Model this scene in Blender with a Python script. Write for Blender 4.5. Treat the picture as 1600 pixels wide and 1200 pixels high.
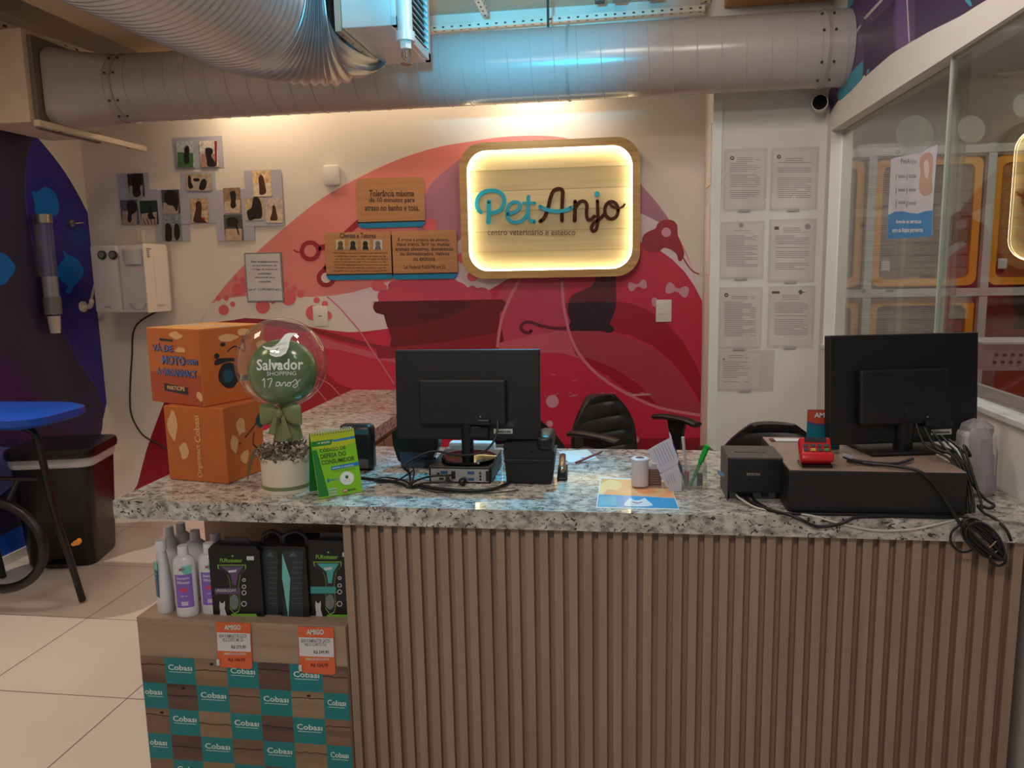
import bpy, bmesh, math, random
from mathutils import Vector, Matrix
from mathutils.geometry import tessellate_polygon
for o in list(bpy.data.objects): bpy.data.objects.remove(o)
S = bpy.context.scene; COL = S.collection
random.seed(4)
PI = math.pi
V3 = Vector
# ------------------------------------------------------------------ camera
H = 1.5; FPX = 1200.0
def _cam(p, yw, r):
    Rz = Matrix.Rotation(yw, 3, 'Z'); Rx = Matrix.Rotation(p, 3, 'X'); Ry = Matrix.Rotation(r, 3, 'Y')
    return Rz @ Rx @ Ry
CM = _cam(math.radians(-8.55), math.radians(8.03), math.radians(1.14))
cam = bpy.data.cameras.new('camera'); cam.sensor_fit = 'HORIZONTAL'; cam.sensor_width = 36; cam.lens = FPX/1600*36
cam.clip_start = .02
camo = bpy.data.objects.new('camera', cam); COL.objects.link(camo)
rt, fw, up = CM.col[0], CM.col[1], CM.col[2]
m = Matrix((( rt[0], up[0], -fw[0], 0), (rt[1], up[1], -fw[1], 0), (rt[2], up[2], -fw[2], H), (0, 0, 0, 1)))
camo.matrix_world = m
S.camera = camo
# points of the photograph taken to the real planes of the room they lie on
def ray(x, y): return CM @ V3(((x-800)/FPX, 1, -(y-600)/FPX))
def PY(x, y, Y): r = ray(x, y); return r*(Y/r.y) + V3((0, 0, H))
def PX(x, y, X): r = ray(x, y); return r*(X/r.x) + V3((0, 0, H))
def PZ(x, y, Z): r = ray(x, y); return r*((Z-H)/r.z) + V3((0, 0, H))
# ------------------------------------------------------------------ look
S.view_settings.view_transform = 'Standard'; S.view_settings.look = 'None'
S.view_settings.gamma = 1; S.view_settings.use_curve_mapping = False
S.view_settings.exposure = 0.0
w = bpy.data.worlds.new('world'); S.world = w; w.use_nodes = True
w.node_tree.nodes['Background'].inputs[0].default_value = (.62, .60, .60, 1)
w.node_tree.nodes['Background'].inputs[1].default_value = .38
def light(name, kind, loc, target, power, col, size=.1, size_y=None, cone=60, blend=.6):
    l = bpy.data.lights.new(name, kind); l.energy = power; l.color = col
    if kind == 'AREA':
        l.size = size
        if size_y: l.shape = 'RECTANGLE'; l.size_y = size_y
    elif kind == 'SPOT':
        l.spot_size = math.radians(cone); l.spot_blend = blend; l.shadow_soft_size = size
    else: l.shadow_soft_size = size
    o = bpy.data.objects.new(name, l); COL.objects.link(o); o.location = loc
    o.rotation_euler = (V3(target)-V3(loc)).to_track_quat('-Z', 'Y').to_euler()
    return o
WARM = (1, .76, .52); NEUT = (1, .92, .84); CY = (0, .60, 1)
light('ceiling_panel_light', 'AREA', (-.6, -.2, 2.85), (-.6, .8, 0), 40, NEUT, 1.0, .5)
light('ceiling_panel_light', 'AREA', (-2.3, 2.0, 2.85), (-2.3, 2.2, 0), 12, WARM, .5, .5)
light('wall_fill_strip', 'AREA', (-1.35, 4.22, 2.62), (-1.35, 4.34, 1.5), 6.5, WARM, 2.2, .05)  # added strip behind the duct, fills the duct's shadow on the wall
light('wall_spot', 'SPOT', (-.43, 4.16, 2.60), (-.43, 4.45, 2.1), 14, WARM, .03, cone=125, blend=.9)
light('wall_spot', 'SPOT', (-2.10, 4.08, 2.72), (-2.06, 4.5, 1.9), 12, WARM, .03, cone=120, blend=.9)
light('floor_spot', 'SPOT', (-2.97, 2.57, 2.70), (-2.5, 2.8, 0), 95, (1, .86, .72), .02, cone=78, blend=.5)
light('unseen_cyan_spot', 'SPOT', (-.25, .8, 2.0), (-.45, 3.62, 2.70), 520, CY, .05, cone=28, blend=1)  # unseen cyan source, set as added spots aimed at duct and air box
light('unseen_cyan_spot', 'SPOT', (-.6, .8, 2.1), (-.95, 2.76, 2.70), 190, CY, .05, cone=26, blend=1)
light('unseen_cyan_spot', 'SPOT', (-.35, 3.1, 2.8), (-.36, 2.08, .9), 200, CY, .05, cone=34, blend=1)  # added cyan spot behind the counter, tints the worktop and spares its front
light('desk_area_light', 'AREA', (0.0, 2.3, 2.85), (0, 2.9, 0), 9, (1, .88, .80), .3, .3)
light('grooming_room_fill', 'AREA', (2.1, 3.2, 2.75), (2.1, 3.6, 0), 26, (1, .93, .84), 1.0, .5)  # added unseen light, keeps the room behind the glass from going dark
light('pillar_light', 'AREA', (.5, 2.0, 2.85), (.75, 4.0, 1.3), 7, NEUT, .3, .3)
# ------------------------------------------------------------------ materials
def lin(c):
    c = c/255.0
    return c/12.92 if c <= .04045 else ((c+.055)/1.055)**2.4
_M = {}
def mat(name, rgb, rough=.5, metal=0, var=.06, scale=8, bump=0, emit=0, coat=0, spec=.5):
    if name in _M: return _M[name]
    M_ = bpy.data.materials.new(name); M_.use_nodes = True; n = M_.node_tree.nodes; l = M_.node_tree.links
    b = n['Principled BSDF']; c = tuple(lin(v) for v in rgb)
    b.inputs['Roughness'].default_value = rough; b.inputs['Metallic'].default_value = metal
    b.inputs['Specular IOR Level'].default_value = spec
    if coat: b.inputs['Coat Weight'].default_value = coat; b.inputs['Coat Roughness'].default_value = .08
    tc = n.new('ShaderNodeTexCoord'); no = n.new('ShaderNodeTexNoise'); no.inputs['Scale'].default_value = scale
    l.new(tc.outputs['Object'], no.inputs['Vector'])
    r = n.new('ShaderNodeValToRGB'); r.color_ramp.elements[0].position = .3; r.color_ramp.elements[1].position = .7
    r.color_ramp.elements[0].color = (*[v*(1-var) for v in c], 1); r.color_ramp.elements[1].color = (*[min(1, v*(1+var)) for v in c], 1)
    l.new(no.outputs['Fac'], r.inputs['Fac']); l.new(r.outputs['Color'], b.inputs['Base Color'])
    if bump:
        bu = n.new('ShaderNodeBump'); bu.inputs['Strength'].default_value = bump; bu.inputs['Distance'].default_value = .003
        n2 = n.new('ShaderNodeTexNoise'); n2.inputs['Scale'].default_value = scale*12
        l.new(tc.outputs['Object'], n2.inputs['Vector']); l.new(n2.outputs['Fac'], bu.inputs['Height']); l.new(bu.outputs['Normal'], b.inputs['Normal'])
    if emit:
        b.inputs['Emission Color'].default_value = (*c, 1); b.inputs['Emission Strength'].default_value = emit
    _M[name] = M_; return M_
def glass(name, tint=(1, 1, 1), rough=0.0, ior=1.5, base=0.0, body=0.0, bodycol=(200, 200, 200)):
    if name in _M: return _M[name]
    M_ = bpy.data.materials.new(name); M_.use_nodes = True; n = M_.node_tree.nodes; l = M_.node_tree.links
    n.remove(n['Principled BSDF']); out = n['Material Output']
    t = n.new('ShaderNodeBsdfTransparent'); t.inputs[0].default_value = (*tint, 1)
    g = n.new('ShaderNodeBsdfGlossy'); g.inputs['Roughness'].default_value = rough
    f = n.new('ShaderNodeLayerWeight'); f.inputs['Blend'].default_value = .5
    pw_ = n.new('ShaderNodeMath'); pw_.operation = 'POWER'; pw_.inputs[1].default_value = 4.5; l.new(f.outputs['Facing'], pw_.inputs[0])
    ad = n.new('ShaderNodeMath'); ad.operation = 'MULTIPLY_ADD'; ad.use_clamp = True; ad.inputs[1].default_value = .9; ad.inputs[2].default_value = .035+base
    l.new(pw_.outputs[0], ad.inputs[0])
    mx = n.new('ShaderNodeMixShader'); l.new(ad.outputs[0], mx.inputs[0]); l.new(t.outputs[0], mx.inputs[1]); l.new(g.outputs[0], mx.inputs[2])
    last = mx
    if body:
        d = n.new('ShaderNodeBsdfDiffuse'); d.inputs[0].default_value = (*[lin(v) for v in bodycol], 1)
        m2 = n.new('ShaderNodeMixShader'); m2.inputs[0].default_value = body
        l.new(mx.outputs[0], m2.inputs[1]); l.new(d.outputs[0], m2.inputs[2]); last = m2
    l.new(last.outputs[0], out.inputs['Surface']); _M[name] = M_; return M_
def granite(name, tone=1.0):
    M_ = bpy.data.materials.new(name); M_.use_nodes = True; n = M_.node_tree.nodes; l = M_.node_tree.links
    b = n['Principled BSDF']; tc = n.new('ShaderNodeTexCoord')
    def ramp(src, stops):
        r = n.new('ShaderNodeValToRGB'); e = r.color_ramp.elements
        while len(e) < len(stops): e.new(.5)
        for i, (p, c) in enumerate(stops): e[i].position = p; e[i].color = (*[v*tone for v in c], 1)
        l.new(src, r.inputs['Fac']); return r.outputs['Color']
    n1 = n.new('ShaderNodeTexNoise'); n1.inputs['Scale'].default_value = 52; n1.inputs['Detail'].default_value = 4
    n2 = n.new('ShaderNodeTexNoise'); n2.inputs['Scale'].default_value = 84; n2.inputs['Detail'].default_value = 5; n2.inputs['Distortion'].default_value = 1.4
    n3 = n.new('ShaderNodeTexNoise'); n3.inputs['Scale'].default_value = 14; n3.inputs['Detail'].default_value = 2
    mp = n.new('ShaderNodeMapping'); mp.inputs['Rotation'].default_value = (0, 0, .5); mp.inputs['Scale'].default_value = (.75, 1.0, 1.0)
    l.new(tc.outputs['Object'], mp.inputs[0])
    for q in (n1, n2, n3): l.new(mp.outputs[0], q.inputs['Vector'])
    c1 = ramp(n1.outputs['Fac'], [(.36, (.22, .21, .20)), (.46, (.42, .41, .38)), (.62, (.60, .58, .55))])
    c2 = ramp(n2.outputs['Fac'], [(.36, (0, 0, 0)), (.42, (1, 1, 1))])
    c3 = ramp(n3.outputs['Fac'], [(.42, (.86, .83, .80)), (.6, (1, 1, 1))])
    def mul(a, b_, f=1.0):
        m_ = n.new('ShaderNodeMixRGB'); m_.blend_type = 'MULTIPLY'; m_.inputs[0].default_value = f
        l.new(a, m_.inputs[1]); l.new(b_, m_.inputs[2]); return m_.outputs[0]
    l.new(mul(mul(c1, c2, .93), c3), b.inputs['Base Color'])
    b.inputs['Roughness'].default_value = .085; b.inputs['Specular IOR Level'].default_value = .65
    _M[name] = M_; return M_
def wood(name, c0, c1, rough=.5, axis='Z', scale=1.0, planks=0, coat=0):
    if name in _M: return _M[name]
    M_ = bpy.data.materials.new(name); M_.use_nodes = True; n = M_.node_tree.nodes; l = M_.node_tree.links
    b = n['Principled BSDF']; tc = n.new('ShaderNodeTexCoord'); mp = n.new('ShaderNodeMapping')
    s = {'Z': (30, 30, 1.6), 'X': (1.6, 30, 30), 'Y': (30, 1.6, 30)}[axis]
    mp.inputs['Scale'].default_value = tuple(v*scale for v in s)
    l.new(tc.outputs['Object'], mp.inputs[0])
    no = n.new('ShaderNodeTexNoise'); no.inputs['Scale'].default_value = 1.0; no.inputs['Detail'].default_value = 5; no.inputs['Distortion'].default_value = .6
    l.new(mp.outputs[0], no.inputs['Vector'])
    r = n.new('ShaderNodeValToRGB'); r.color_ramp.elements[0].position = .3; r.color_ramp.elements[1].position = .7
    r.color_ramp.elements[0].color = (*[lin(v) for v in c0], 1); r.color_ramp.elements[1].color = (*[lin(v) for v in c1], 1)
    l.new(no.outputs['Fac'], r.inputs['Fac']); last = r.outputs['Color']
    if planks:
        sp = n.new('ShaderNodeSeparateXYZ'); l.new(tc.outputs['Object'], sp.inputs[0])
        a = n.new('ShaderNodeMath'); a.operation = 'MULTIPLY'; a.inputs[1].default_value = planks; l.new(sp.outputs[2], a.inputs[0])
        fl = n.new('ShaderNodeMath'); fl.operation = 'FLOOR'; l.new(a.outputs[0], fl.inputs[0])
        wn = n.new('ShaderNodeTexWhiteNoise'); wn.noise_dimensions = '1D'; l.new(fl.outputs[0], wn.inputs['W'])
        hs = n.new('ShaderNodeHueSaturation'); mr = n.new('ShaderNodeMapRange'); mr.inputs[3].default_value = .72; mr.inputs[4].default_value = 1.1
        l.new(wn.outputs['Value'], mr.inputs[0]); l.new(mr.outputs[0], hs.inputs['Value']); l.new(last, hs.inputs['Color'])
        fr = n.new('ShaderNodeMath'); fr.operation = 'FRACT'; l.new(a.outputs[0], fr.inputs[0])
        gt = n.new('ShaderNodeMath'); gt.operation = 'GREATER_THAN'; gt.inputs[1].default_value = .05; l.new(fr.outputs[0], gt.inputs[0])
        mm = n.new('ShaderNodeMixRGB'); mm.inputs[1].default_value = (*[lin(v)*.62 for v in c0], 1); l.new(gt.outputs[0], mm.inputs[0]); l.new(hs.outputs[0], mm.inputs[2]); last = mm.outputs[0]
    l.new(last, b.inputs['Base Color']); b.inputs['Roughness'].default_value = rough
    if coat: b.inputs['Coat Weight'].default_value = coat
    _M[name] = M_; return M_
def floor_mat():
    M_ = bpy.data.materials.new('floor_tiles'); M_.use_nodes = True; n = M_.node_tree.nodes; l = M_.node_tree.links
    b = n['Principled BSDF']; tc = n.new('ShaderNodeTexCoord'); mp = n.new('ShaderNodeMapping')
    mp.inputs['Location'].default_value = (FX, FY, 0); l.new(tc.outputs['Object'], mp.inputs[0])
    br = n.new('ShaderNodeTexBrick'); br.offset = 0; br.inputs['Scale'].default_value = 1
    br.inputs['Brick Width'].default_value = .592; br.inputs['Row Height'].default_value = .586; br.inputs['Mortar Size'].default_value = .0022
    br.inputs['Mortar Smooth'].default_value = .1
    br.inputs['Color1'].default_value = (.62, .56, .50, 1); br.inputs['Color2'].default_value = (.60, .54, .485, 1); br.inputs['Mortar'].default_value = (.10, .085, .075, 1)
    l.new(mp.outputs[0], br.inputs['Vector']); l.new(br.outputs['Color'], b.inputs['Base Color']); b.inputs['Roughness'].default_value = .3
    return M_
# ------------------------------------------------------------------ mesh building
def frame(U, V, O=(0, 0, 0)):
    U = V3(U).normalized(); V = V3(V).normalized(); N = U.cross(V)
    M_ = Matrix.Identity(4)
    for i in range(3): M_[i][0] = U[i]; M_[i][1] = V[i]; M_[i][2] = N[i]; M_[i][3] = O[i]
    return M_
def smooth_pts(p, closed=False, sub=6):
    p = [V3(q) for q in p]; n = len(p); out = []
    if n < 3: return p
    for i in range(n if closed else n-1):
        if closed: a, b, c, d = p[(i-1) % n], p[i], p[(i+1) % n], p[(i+2) % n]
        else: a, b, c, d = p[max(i-1, 0)], p[i], p[i+1], p[min(i+2, n-1)]
        for k in range(sub):
            t = k/sub
            out.append(.5*((2*b)+(c-a)*t+(2*a-5*b+4*c-d)*t*t+(3*b-a-3*c+d)*t**3))
    if not closed: out.append(p[-1])
    return out
_TX = {}
def text_geo(s, bold):
    k = (s, bold)
    if k not in _TX:
        cu = bpy.data.curves.new('t', 'FONT'); cu.body = s; cu.size = 1; cu.offset = bold; cu.resolution_u = 2
        o = bpy.data.objects.new('t', cu); COL.objects.link(o)
        dg = bpy.context.evaluated_depsgraph_get(); dg.update()
        me = bpy.data.meshes.new_from_object(o.evaluated_get(dg))
        vs = [v.co.copy() for v in me.vertices]; fs = [tuple(p.vertices) for p in me.polygons]
        bpy.data.objects.remove(o); bpy.data.curves.remove(cu); bpy.data.meshes.remove(me)
        _TX[k] = (vs, fs)
    return _TX[k]
class MB:
    def __init__(s, *mats, off=(0, 0, 0)):
        s.bm = bmesh.new(); s.m = list(mats); s.i = 0; s.off = V3(off); s.T = Matrix.Identity(4)
    def use(s, mt):
        if mt not in s.m: s.m.append(mt)
        s.i = s.m.index(mt); return s
    def _add(s, vs, fs, T=None):
        T = s.T @ T if T is not None else s.T
        b = [s.bm.verts.new(T @ V3(v) - s.off) for v in vs]
        for f in fs:
            try: fc = s.bm.faces.new([b[i] for i in f]); fc.material_index = s.i
            except ValueError: pass
        return b
    def box(s, c, d, bev=0, T=None, seg=2):
        t = bmesh.new(); bmesh.ops.create_cube(t, size=1)
        for v in t.verts: v.co = V3((v.co.x*d[0], v.co.y*d[1], v.co.z*d[2]))
        if bev: bmesh.ops.bevel(t, geom=t.edges[:], offset=min(bev, min(d)*.45), segments=seg, profile=.5, affect='EDGES')
        s._bm(t, Matrix.Translation(c), T); return s
    def b2(s, a, b, bev=0, T=None):
        a = V3(a); b = V3(b); return s.box((a+b)/2, [abs(b[i]-a[i]) for i in range(3)], bev, T)
    def _bm(s, t, L, T=None):
        t.verts.ensure_lookup_table(); t.verts.index_update()
        TT = (T @ L) if T is not None else L
        s._add([v.co for v in t.verts], [[v.index for v in f.verts] for f in t.faces], TT); t.free()
    def cone(s, p0, p1, r0, r1=None, n=20, cap=True):
        p0 = V3(p0); p1 = V3(p1); r1 = r0 if r1 is None else r1
        z = (p1-p0).normalized(); x = z.orthogonal().normalized(); y = z.cross(x)
        vs = []; fs = []
        for p, r in ((p0, r0), (p1, r1)):
            for k in range(n): a = 2*PI*k/n; vs.append(p+(x*math.cos(a)+y*math.sin(a))*r)
        for k in range(n): fs.append((k, (k+1) % n, n+(k+1) % n, n+k))
        if cap: fs += [tuple(range(n))[::-1], tuple(range(n, 2*n))]
        s._add(vs, fs); return s
    def lathe(s, prof, c=(0, 0, 0), n=28, sx=1, sy=1, T=None):
        vs = []; fs = []; N = len(prof)
        for r, z in prof:
            for k in range(n): a = 2*PI*k/n; vs.append(V3((c[0]+r*math.cos(a)*sx, c[1]+r*math.sin(a)*sy, c[2]+z)))
        for i in range(N-1):
            for k in range(n): fs.append((i*n+k, i*n+(k+1) % n, (i+1)*n+(k+1) % n, (i+1)*n+k))
        if prof[0][0] > 1e-4: fs.append(tuple(range(n))[::-1])
        if prof[-1][0] > 1e-4: fs.append(tuple(range((N-1)*n, N*n)))
        s._add(vs, fs, T); return s
    def ell(s, c, r, n=20, T=None):
        t = bmesh.new(); bmesh.ops.create_uvsphere(t, u_segments=n, v_segments=max(8, n//2), radius=1)
        for v in t.verts: v.co = V3((v.co.x*r[0], v.co.y*r[1], v.co.z*r[2]))
        s._bm(t, Matrix.Translation(c), T); return s
    def tube(s, pts, r, n=8, sm=True, sub=6, closed=False, cap=True, rib=None):
        P = smooth_pts(pts, closed, sub) if sm else [V3(p) for p in pts]
        vs = []; fs = []; prev = None; N = len(P)
        for i, p in enumerate(P):
            a = P[(i-1) % N] if closed else P[max(i-1, 0)]; b = P[(i+1) % N] if closed else P[min(i+1, N-1)]
            z = (b-a).normalized() if (b-a).length > 1e-9 else V3((0, 0, 1))
            x = z.orthogonal().normalized() if prev is None else (prev - z*prev.dot(z)).normalized()
            prev = x; y = z.cross(x)
            rr = r(i/(N-1)) if callable(r) else r
            if rib: rr = rr*(1+rib[0]*math.cos(2*PI*i/rib[1]))
            for k in range(n): an = 2*PI*k/n; vs.append(p+(x*math.cos(an)+y*math.sin(an))*rr)
        for i in range(N if closed else N-1):
            j = (i+1) % N
            for k in range(n): fs.append((i*n+k, i*n+(k+1) % n, j*n+(k+1) % n, j*n+k))
        if cap and not closed: fs += [tuple(range(n))[::-1], tuple(range((N-1)*n, N*n))]
        s._add(vs, fs); return s
    def prism(s, pts, vec, T=None):
        # planar outline pts (3d) extruded along vec
        pts = [V3(p) for p in pts]; vec = V3(vec); n = len(pts)
        tri = tessellate_polygon([pts]); vs = pts + [p+vec for p in pts]
        fs = [tuple(t) for t in tri] + [tuple(n+i for i in t[::-1]) for t in tri]
        if vec.length > 1e-9:
            for i in range(n): j = (i+1) % n; fs.append((i, j, n+j, n+i))
        s._add(vs, fs, T); return s
    def flat(s, pts, T=None):
        pts = [V3(p) for p in pts]; s._add(pts, [tuple(t) for t in tessellate_polygon([pts])], T); return s
    def text(s, st, O, U, V, width=None, height=None, bold=0.0, lift=0.0, align='L'):
        vs, fs = text_geo(st, bold)
        if not vs: return s
        U = V3(U).normalized(); V = V3(V).normalized(); N = U.cross(V)
        x0 = min(v.x for v in vs); x1 = max(v.x for v in vs); y0 = min(v.y for v in vs); y1 = max(v.y for v in vs)
        kx = width/(x1-x0) if width else None; ky = height/(y1-y0) if height else None
        if kx is None: kx = ky
        if ky is None: ky = kx
        W = (x1-x0)*kx; sh = {'L': 0, 'C': -W/2, 'R': -W}[align]; O = V3(O)
        s._add([O+U*((v.x-x0)*kx+sh)+V*((v.y-y0)*ky)+N*lift for v in vs], fs); return s
    def out(s, name, parent=None, smooth=None, wmod=None):
        bmesh.ops.recalc_face_normals(s.bm, faces=s.bm.faces[:])
        me = bpy.data.meshes.new(name); s.bm.to_mesh(me); s.bm.free()
        for mt in s.m: me.materials.append(mt)
        o = bpy.data.objects.new(name, me); COL.objects.link(o)
        if smooth:
            for p in me.polygons: p.use_smooth = True
            try: me.set_sharp_from_angle(angle=math.radians(smooth if smooth > 1 else 40))
            except Exception: pass
        if parent: o.parent = parent
        return o
class Dec:
    """flat artwork on a plane: F(px,py) -> world point, N = outward normal"""
    def __init__(s, F, N, off=(0, 0, 0), step=.0005, base=.001):
        s.F = F; s.N = V3(N); s.mb = MB(off=off); s.l = base; s.st = step
    def poly(s, mt, pts, sm=False, sub=5):
        p2 = [V3((a, b, 0)) for a, b in pts]
        if sm: p2 = smooth_pts(p2, True, sub)
        s.mb.use(mt).flat([s.F(p.x, p.y)+s.N*s.l for p in p2]); s.l += s.st; return s
    def disc(s, mt, x, y, r, ry=None, n=22):
        ry = ry or r
        s.mb.use(mt).flat([s.F(x+r*math.cos(2*PI*k/n), y+ry*math.sin(2*PI*k/n))+s.N*s.l for k in range(n)]); s.l += s.st*.2; return s
    def rect(s, mt, x0, y0, x1, y1): return s.poly(mt, [(x0, y0), (x1, y0), (x1, y1), (x0, y1)])
    def stroke(s, mt, pts, wd, sm=True, depth=0, taper=False):
        P = smooth_pts([(a, b, 0) for a, b in pts], False, 6) if sm else [V3((a, b, 0)) for a, b in pts]
        L = []; Rr = []; n = len(P)
        for i, p in enumerate(P):
            t = (P[min(i+1, n-1)]-P[max(i-1, 0)]); t.normalize(); q = V3((-t.y, t.x, 0))
            ww = wd/2*((math.sin(PI*(i+.5)/n))**.5 if taper else 1)
            L.append(p+q*ww); Rr.append(p-q*ww)
        vs = []; fs = []
        lay = [s.l] + ([s.l+depth] if depth else [])
        for h in lay:
            for p in L+Rr: vs.append(s.F(p.x, p.y)+s.N*h)
        top = (len(lay)-1)*2*n
        for i in range(n-1):
            fs.append((top+i, top+i+1, top+n+i+1, top+n+i))
            if depth:
                fs.append((i, i+1, 2*n+i+1, 2*n+i)); fs.append((n+i, n+i+1, 3*n+i+1, 3*n+i))
        s.mb.use(mt)._add(vs, fs)
        if not taper:
            for e in (P[0], P[-1]):
                c = [s.F(e.x+wd/2*math.cos(2*PI*k/14), e.y+wd/2*math.sin(2*PI*k/14))+s.N*s.l for k in range(14)]
                s.mb.prism(c, s.N*depth) if depth else s.mb.flat(c)
        s.l += s.st*.4; return s
    def text(s, mt, st, x0, y0, x1, y1, bold=0.0, fit=True):
        """text whose box spans px (x0,y0)-(x1,y1)"""
        a = s.F(x0, y1); b = s.F(x1, y1); c = s.F(x0, y0); U = (b-a); V = (c-a)
        s.mb.use(mt).text(st, a+s.N*s.l, U, V, U.length, V.length if fit else None, bold); return s
    def out(s, name, parent=None): return s.mb.out(name, parent)
def tag(o, label=None, cat=None, group=None, kind=None):
    if label: o['label'] = label
    if cat: o['category'] = cat
    if group: o['group'] = group
    if kind: o['kind'] = kind
    return o
def thing(name, label, cat, loc=(0, 0, 0), rz=0, group=None):
    o = bpy.data.objects.new(name, None); COL.objects.link(o); o.empty_display_size = .05
    o.location = loc; o.rotation_euler = (0, 0, rz); return tag(o, label, cat, group)
def struct(o): return tag(o, kind='structure')
_pend = []
# ------------------------------------------------------------------ the setting
YB = 4.4; XL = -3.22; XR = 1.0; ZC = 2.89; YP = 4.044; XP = .459
FX, FY = 2.342, -2.344
YN = -2.2
wallm = mat('wall_paint', (226, 216, 204), .75, var=.02, scale=3)
wallw = mat('wall_paint_white', (226, 221, 216), .7, var=.02, scale=3)
o = MB(floor_mat()).b2((XL-.1, YN, -.1), (3.6, 5.2, 0)).out('floor'); struct(o)
struct(MB(mat('ceiling_slab', (204, 192, 172), .85, var=.1, scale=2, bump=.2)).b2((XL-.1, YN, ZC), (XR+.1, YB+.1, ZC+.1)).out('ceiling'))
struct(MB(wallm).b2((XL-.1, YB, 0), (XP, YB+.1, ZC)).out('wall_back'))
struct(MB(wallm).b2((XL-.1, YN, 0), (XL, YB, ZC)).out('wall_left'))
struct(MB(wallw).b2((XP, YP, 0), (XR, YB+.1, ZC)).out('wall_pillar'))
struct(MB(mat('trim_white', (232, 236, 230), .4, var=.01)).b2((XP-.004, YP-.012, 0), (XP+.045, YP-.0005, 2.29), .004).out('trim_2'))
mb = MB(wallw); zs, zh = 1.08, 2.12
mb.b2((XR, .1, 0), (XR+.1, YP+.06, zs)); mb.b2((XR, .1, zh), (XR+.1, YP+.06, ZC))
mb.b2((XR, 3.972, zs), (XR+.1, YP+.06, zh)); mb.b2((XR, .1, zs), (XR+.1, .35, zh))
struct(mb.out('wall_right'))
struct(MB(mat('sill_white', (214, 220, 222), .25, var=.02)).b2((XR-.012, .35, zs-.0), (XR+.1, 3.97, zs+.018), .003).b2((XR+.062, .35, zs+.018), (XR+.078, 3.97, zs+.05)).out('trim_1'))
# glazing: two overlapping panes in slim rails
win = thing('window_1', None, None, (XR+.08, 2.2, zs)); tag(win, kind='structure')
pane = glass('pane_glass', (.80, .84, .82), 0, 1.5, .08)
al = mat('satin_aluminium', (190, 196, 190), .35, .6)
MB(pane, off=win.location).b2((XR+.018, .36, zs+.03), (XR+.024, 2.66, zh)).out('pane', win)
MB(pane, off=win.location).b2((XR+.052, 2.62, zs+.03), (XR+.058, 3.965, zh)).out('pane', win)
MB(mat('pane_edge', (186, 194, 184), .2), off=win.location).b2((XR+.015, 2.655, zs+.03), (XR+.027, 2.664, zh)).out('pane_edge', win)
frosted = glass('frosted_dot', (.9, .94, .93), .3, 1.45, .02, .13, (190, 210, 206))
d = Dec(lambda x, y: PX(x, y, XR+.0515), (-1, 0, 0), win.location)
d.disc(frosted, 1430, 210, 30, 30); d.out('round_sticker', win)
d = Dec(lambda x, y: PX(x, y, XR+.0175), (-1, 0, 0), win.location)
for q in ((1518, 202, 22, 22), (1598, 165, 15, 18)): d.disc(frosted, *q)
d.out('round_sticker', win)
# grooming room seen through the glass
struct(MB(mat('inner_wall', (150, 140, 132), .8)).b2((XR+.1, 5.0, 0), (3.5, 5.1, 2.85)).out('wall_inner_back'))
struct(MB(mat('inner_wall_side', (150, 104, 66), .7)).b2((3.4, .1, 0), (3.5, 5.0, 2.85)).out('wall_inner_right'))
struct(MB(mat('inner_ceiling', (190, 188, 180), .8)).b2((XR+.1, .1, 2.85), (3.5, 5.1, 2.95)).out('ceiling_inner'))
struct(MB(wallw).b2((XR+.1, .0, 0), (3.5, .1, 2.85)).out('wall_inner_front'))
struct(MB(wallw).b2((XL, 3.2, 0), (XL+.012, YB, .05)).b2((XL+.012, YB-.012, 0), (XP, YB, .05)).out('baseboard_left'))
# ------------------------------------------------------------------ pink mural on the back wall
C_ = lambda n, c, r=.35: mat('mural_'+n, c, r, var=.03, scale=3)
pk = C_('pink', (226, 132, 124)); mauve = C_('mauve', (178, 118, 138)); lil = C_('lilac', (226, 204, 212)); red = C_('red', (204, 46, 76))
drk = C_('darkred', (150, 34, 50)); dk2 = C_('deepred', (168, 24, 46)); ros = C_('rose', (206, 92, 112)); foam = C_('foam', (204, 74, 98)); tub = C_('tub', (118, 24, 34)); tub2 = C_('tubdeep', (92, 20, 34))
cat1 = C_('cat', (104, 30, 52)); cat2 = C_('catdeep', (50, 22, 42)); dome = C_('dome', (176, 62, 80)); col_ = C_('column', (198, 66, 96)); lin1 = C_('line', (216, 122, 138)); dot = C_('dot', (214, 150, 168)); bub = C_('bubble', (222, 100, 106)); wcr = C_('white', (226, 214, 206))
SMO = lambda p: [(q.x, q.y) for q in smooth_pts([(a, b, 0) for a, b in p], False, 5)]
F = lambda x, y: PY(x, y, YB)
d = Dec(F, (0, -1, 0), step=.00008, base=.0005)
d.poly(pk, [(170, 860)]+SMO([(215, 757), (230, 700), (252, 640), (290, 550), (332, 472), (385, 410), (440, 360), (500, 312), (560, 278), (620, 250), (680, 231), (730, 222), (800, 213), (880, 215), (950, 240), (1003, 290), (1040, 335), (1070, 390), (1088, 440), (1097, 500)])+[(1090, 860)])
d.poly(mauve, [(724, 244), (710, 255), (695, 267), (682, 278), (674, 287), (667, 300), (655, 330), (650, 372), (716, 384), (760, 384), (760, 244)])
d.poly(mauve, [(980, 262), (1003, 290), (1040, 335), (1062, 374), (1050, 362), (1035, 350), (1005, 336), (980, 330)])
d.poly(lil, [(1000, 333), (1005, 335), (1035, 350), (1060, 372), (1080, 415), (1092, 452), (1097, 485), (1096, 520), (1060, 480), (1000, 400)])
d.poly(wcr, [(329, 476), (338, 470), (350, 466), (385, 463), (440, 462), (485, 464), (520, 462), (550, 457), (585, 447), (610, 440), (640, 437), (640, 470), (600, 520), (570, 520), (545, 521), (515, 518), (490, 514), (470, 509), (432, 502), (405, 500), (382, 499), (365, 503), (300, 530)])
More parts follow.
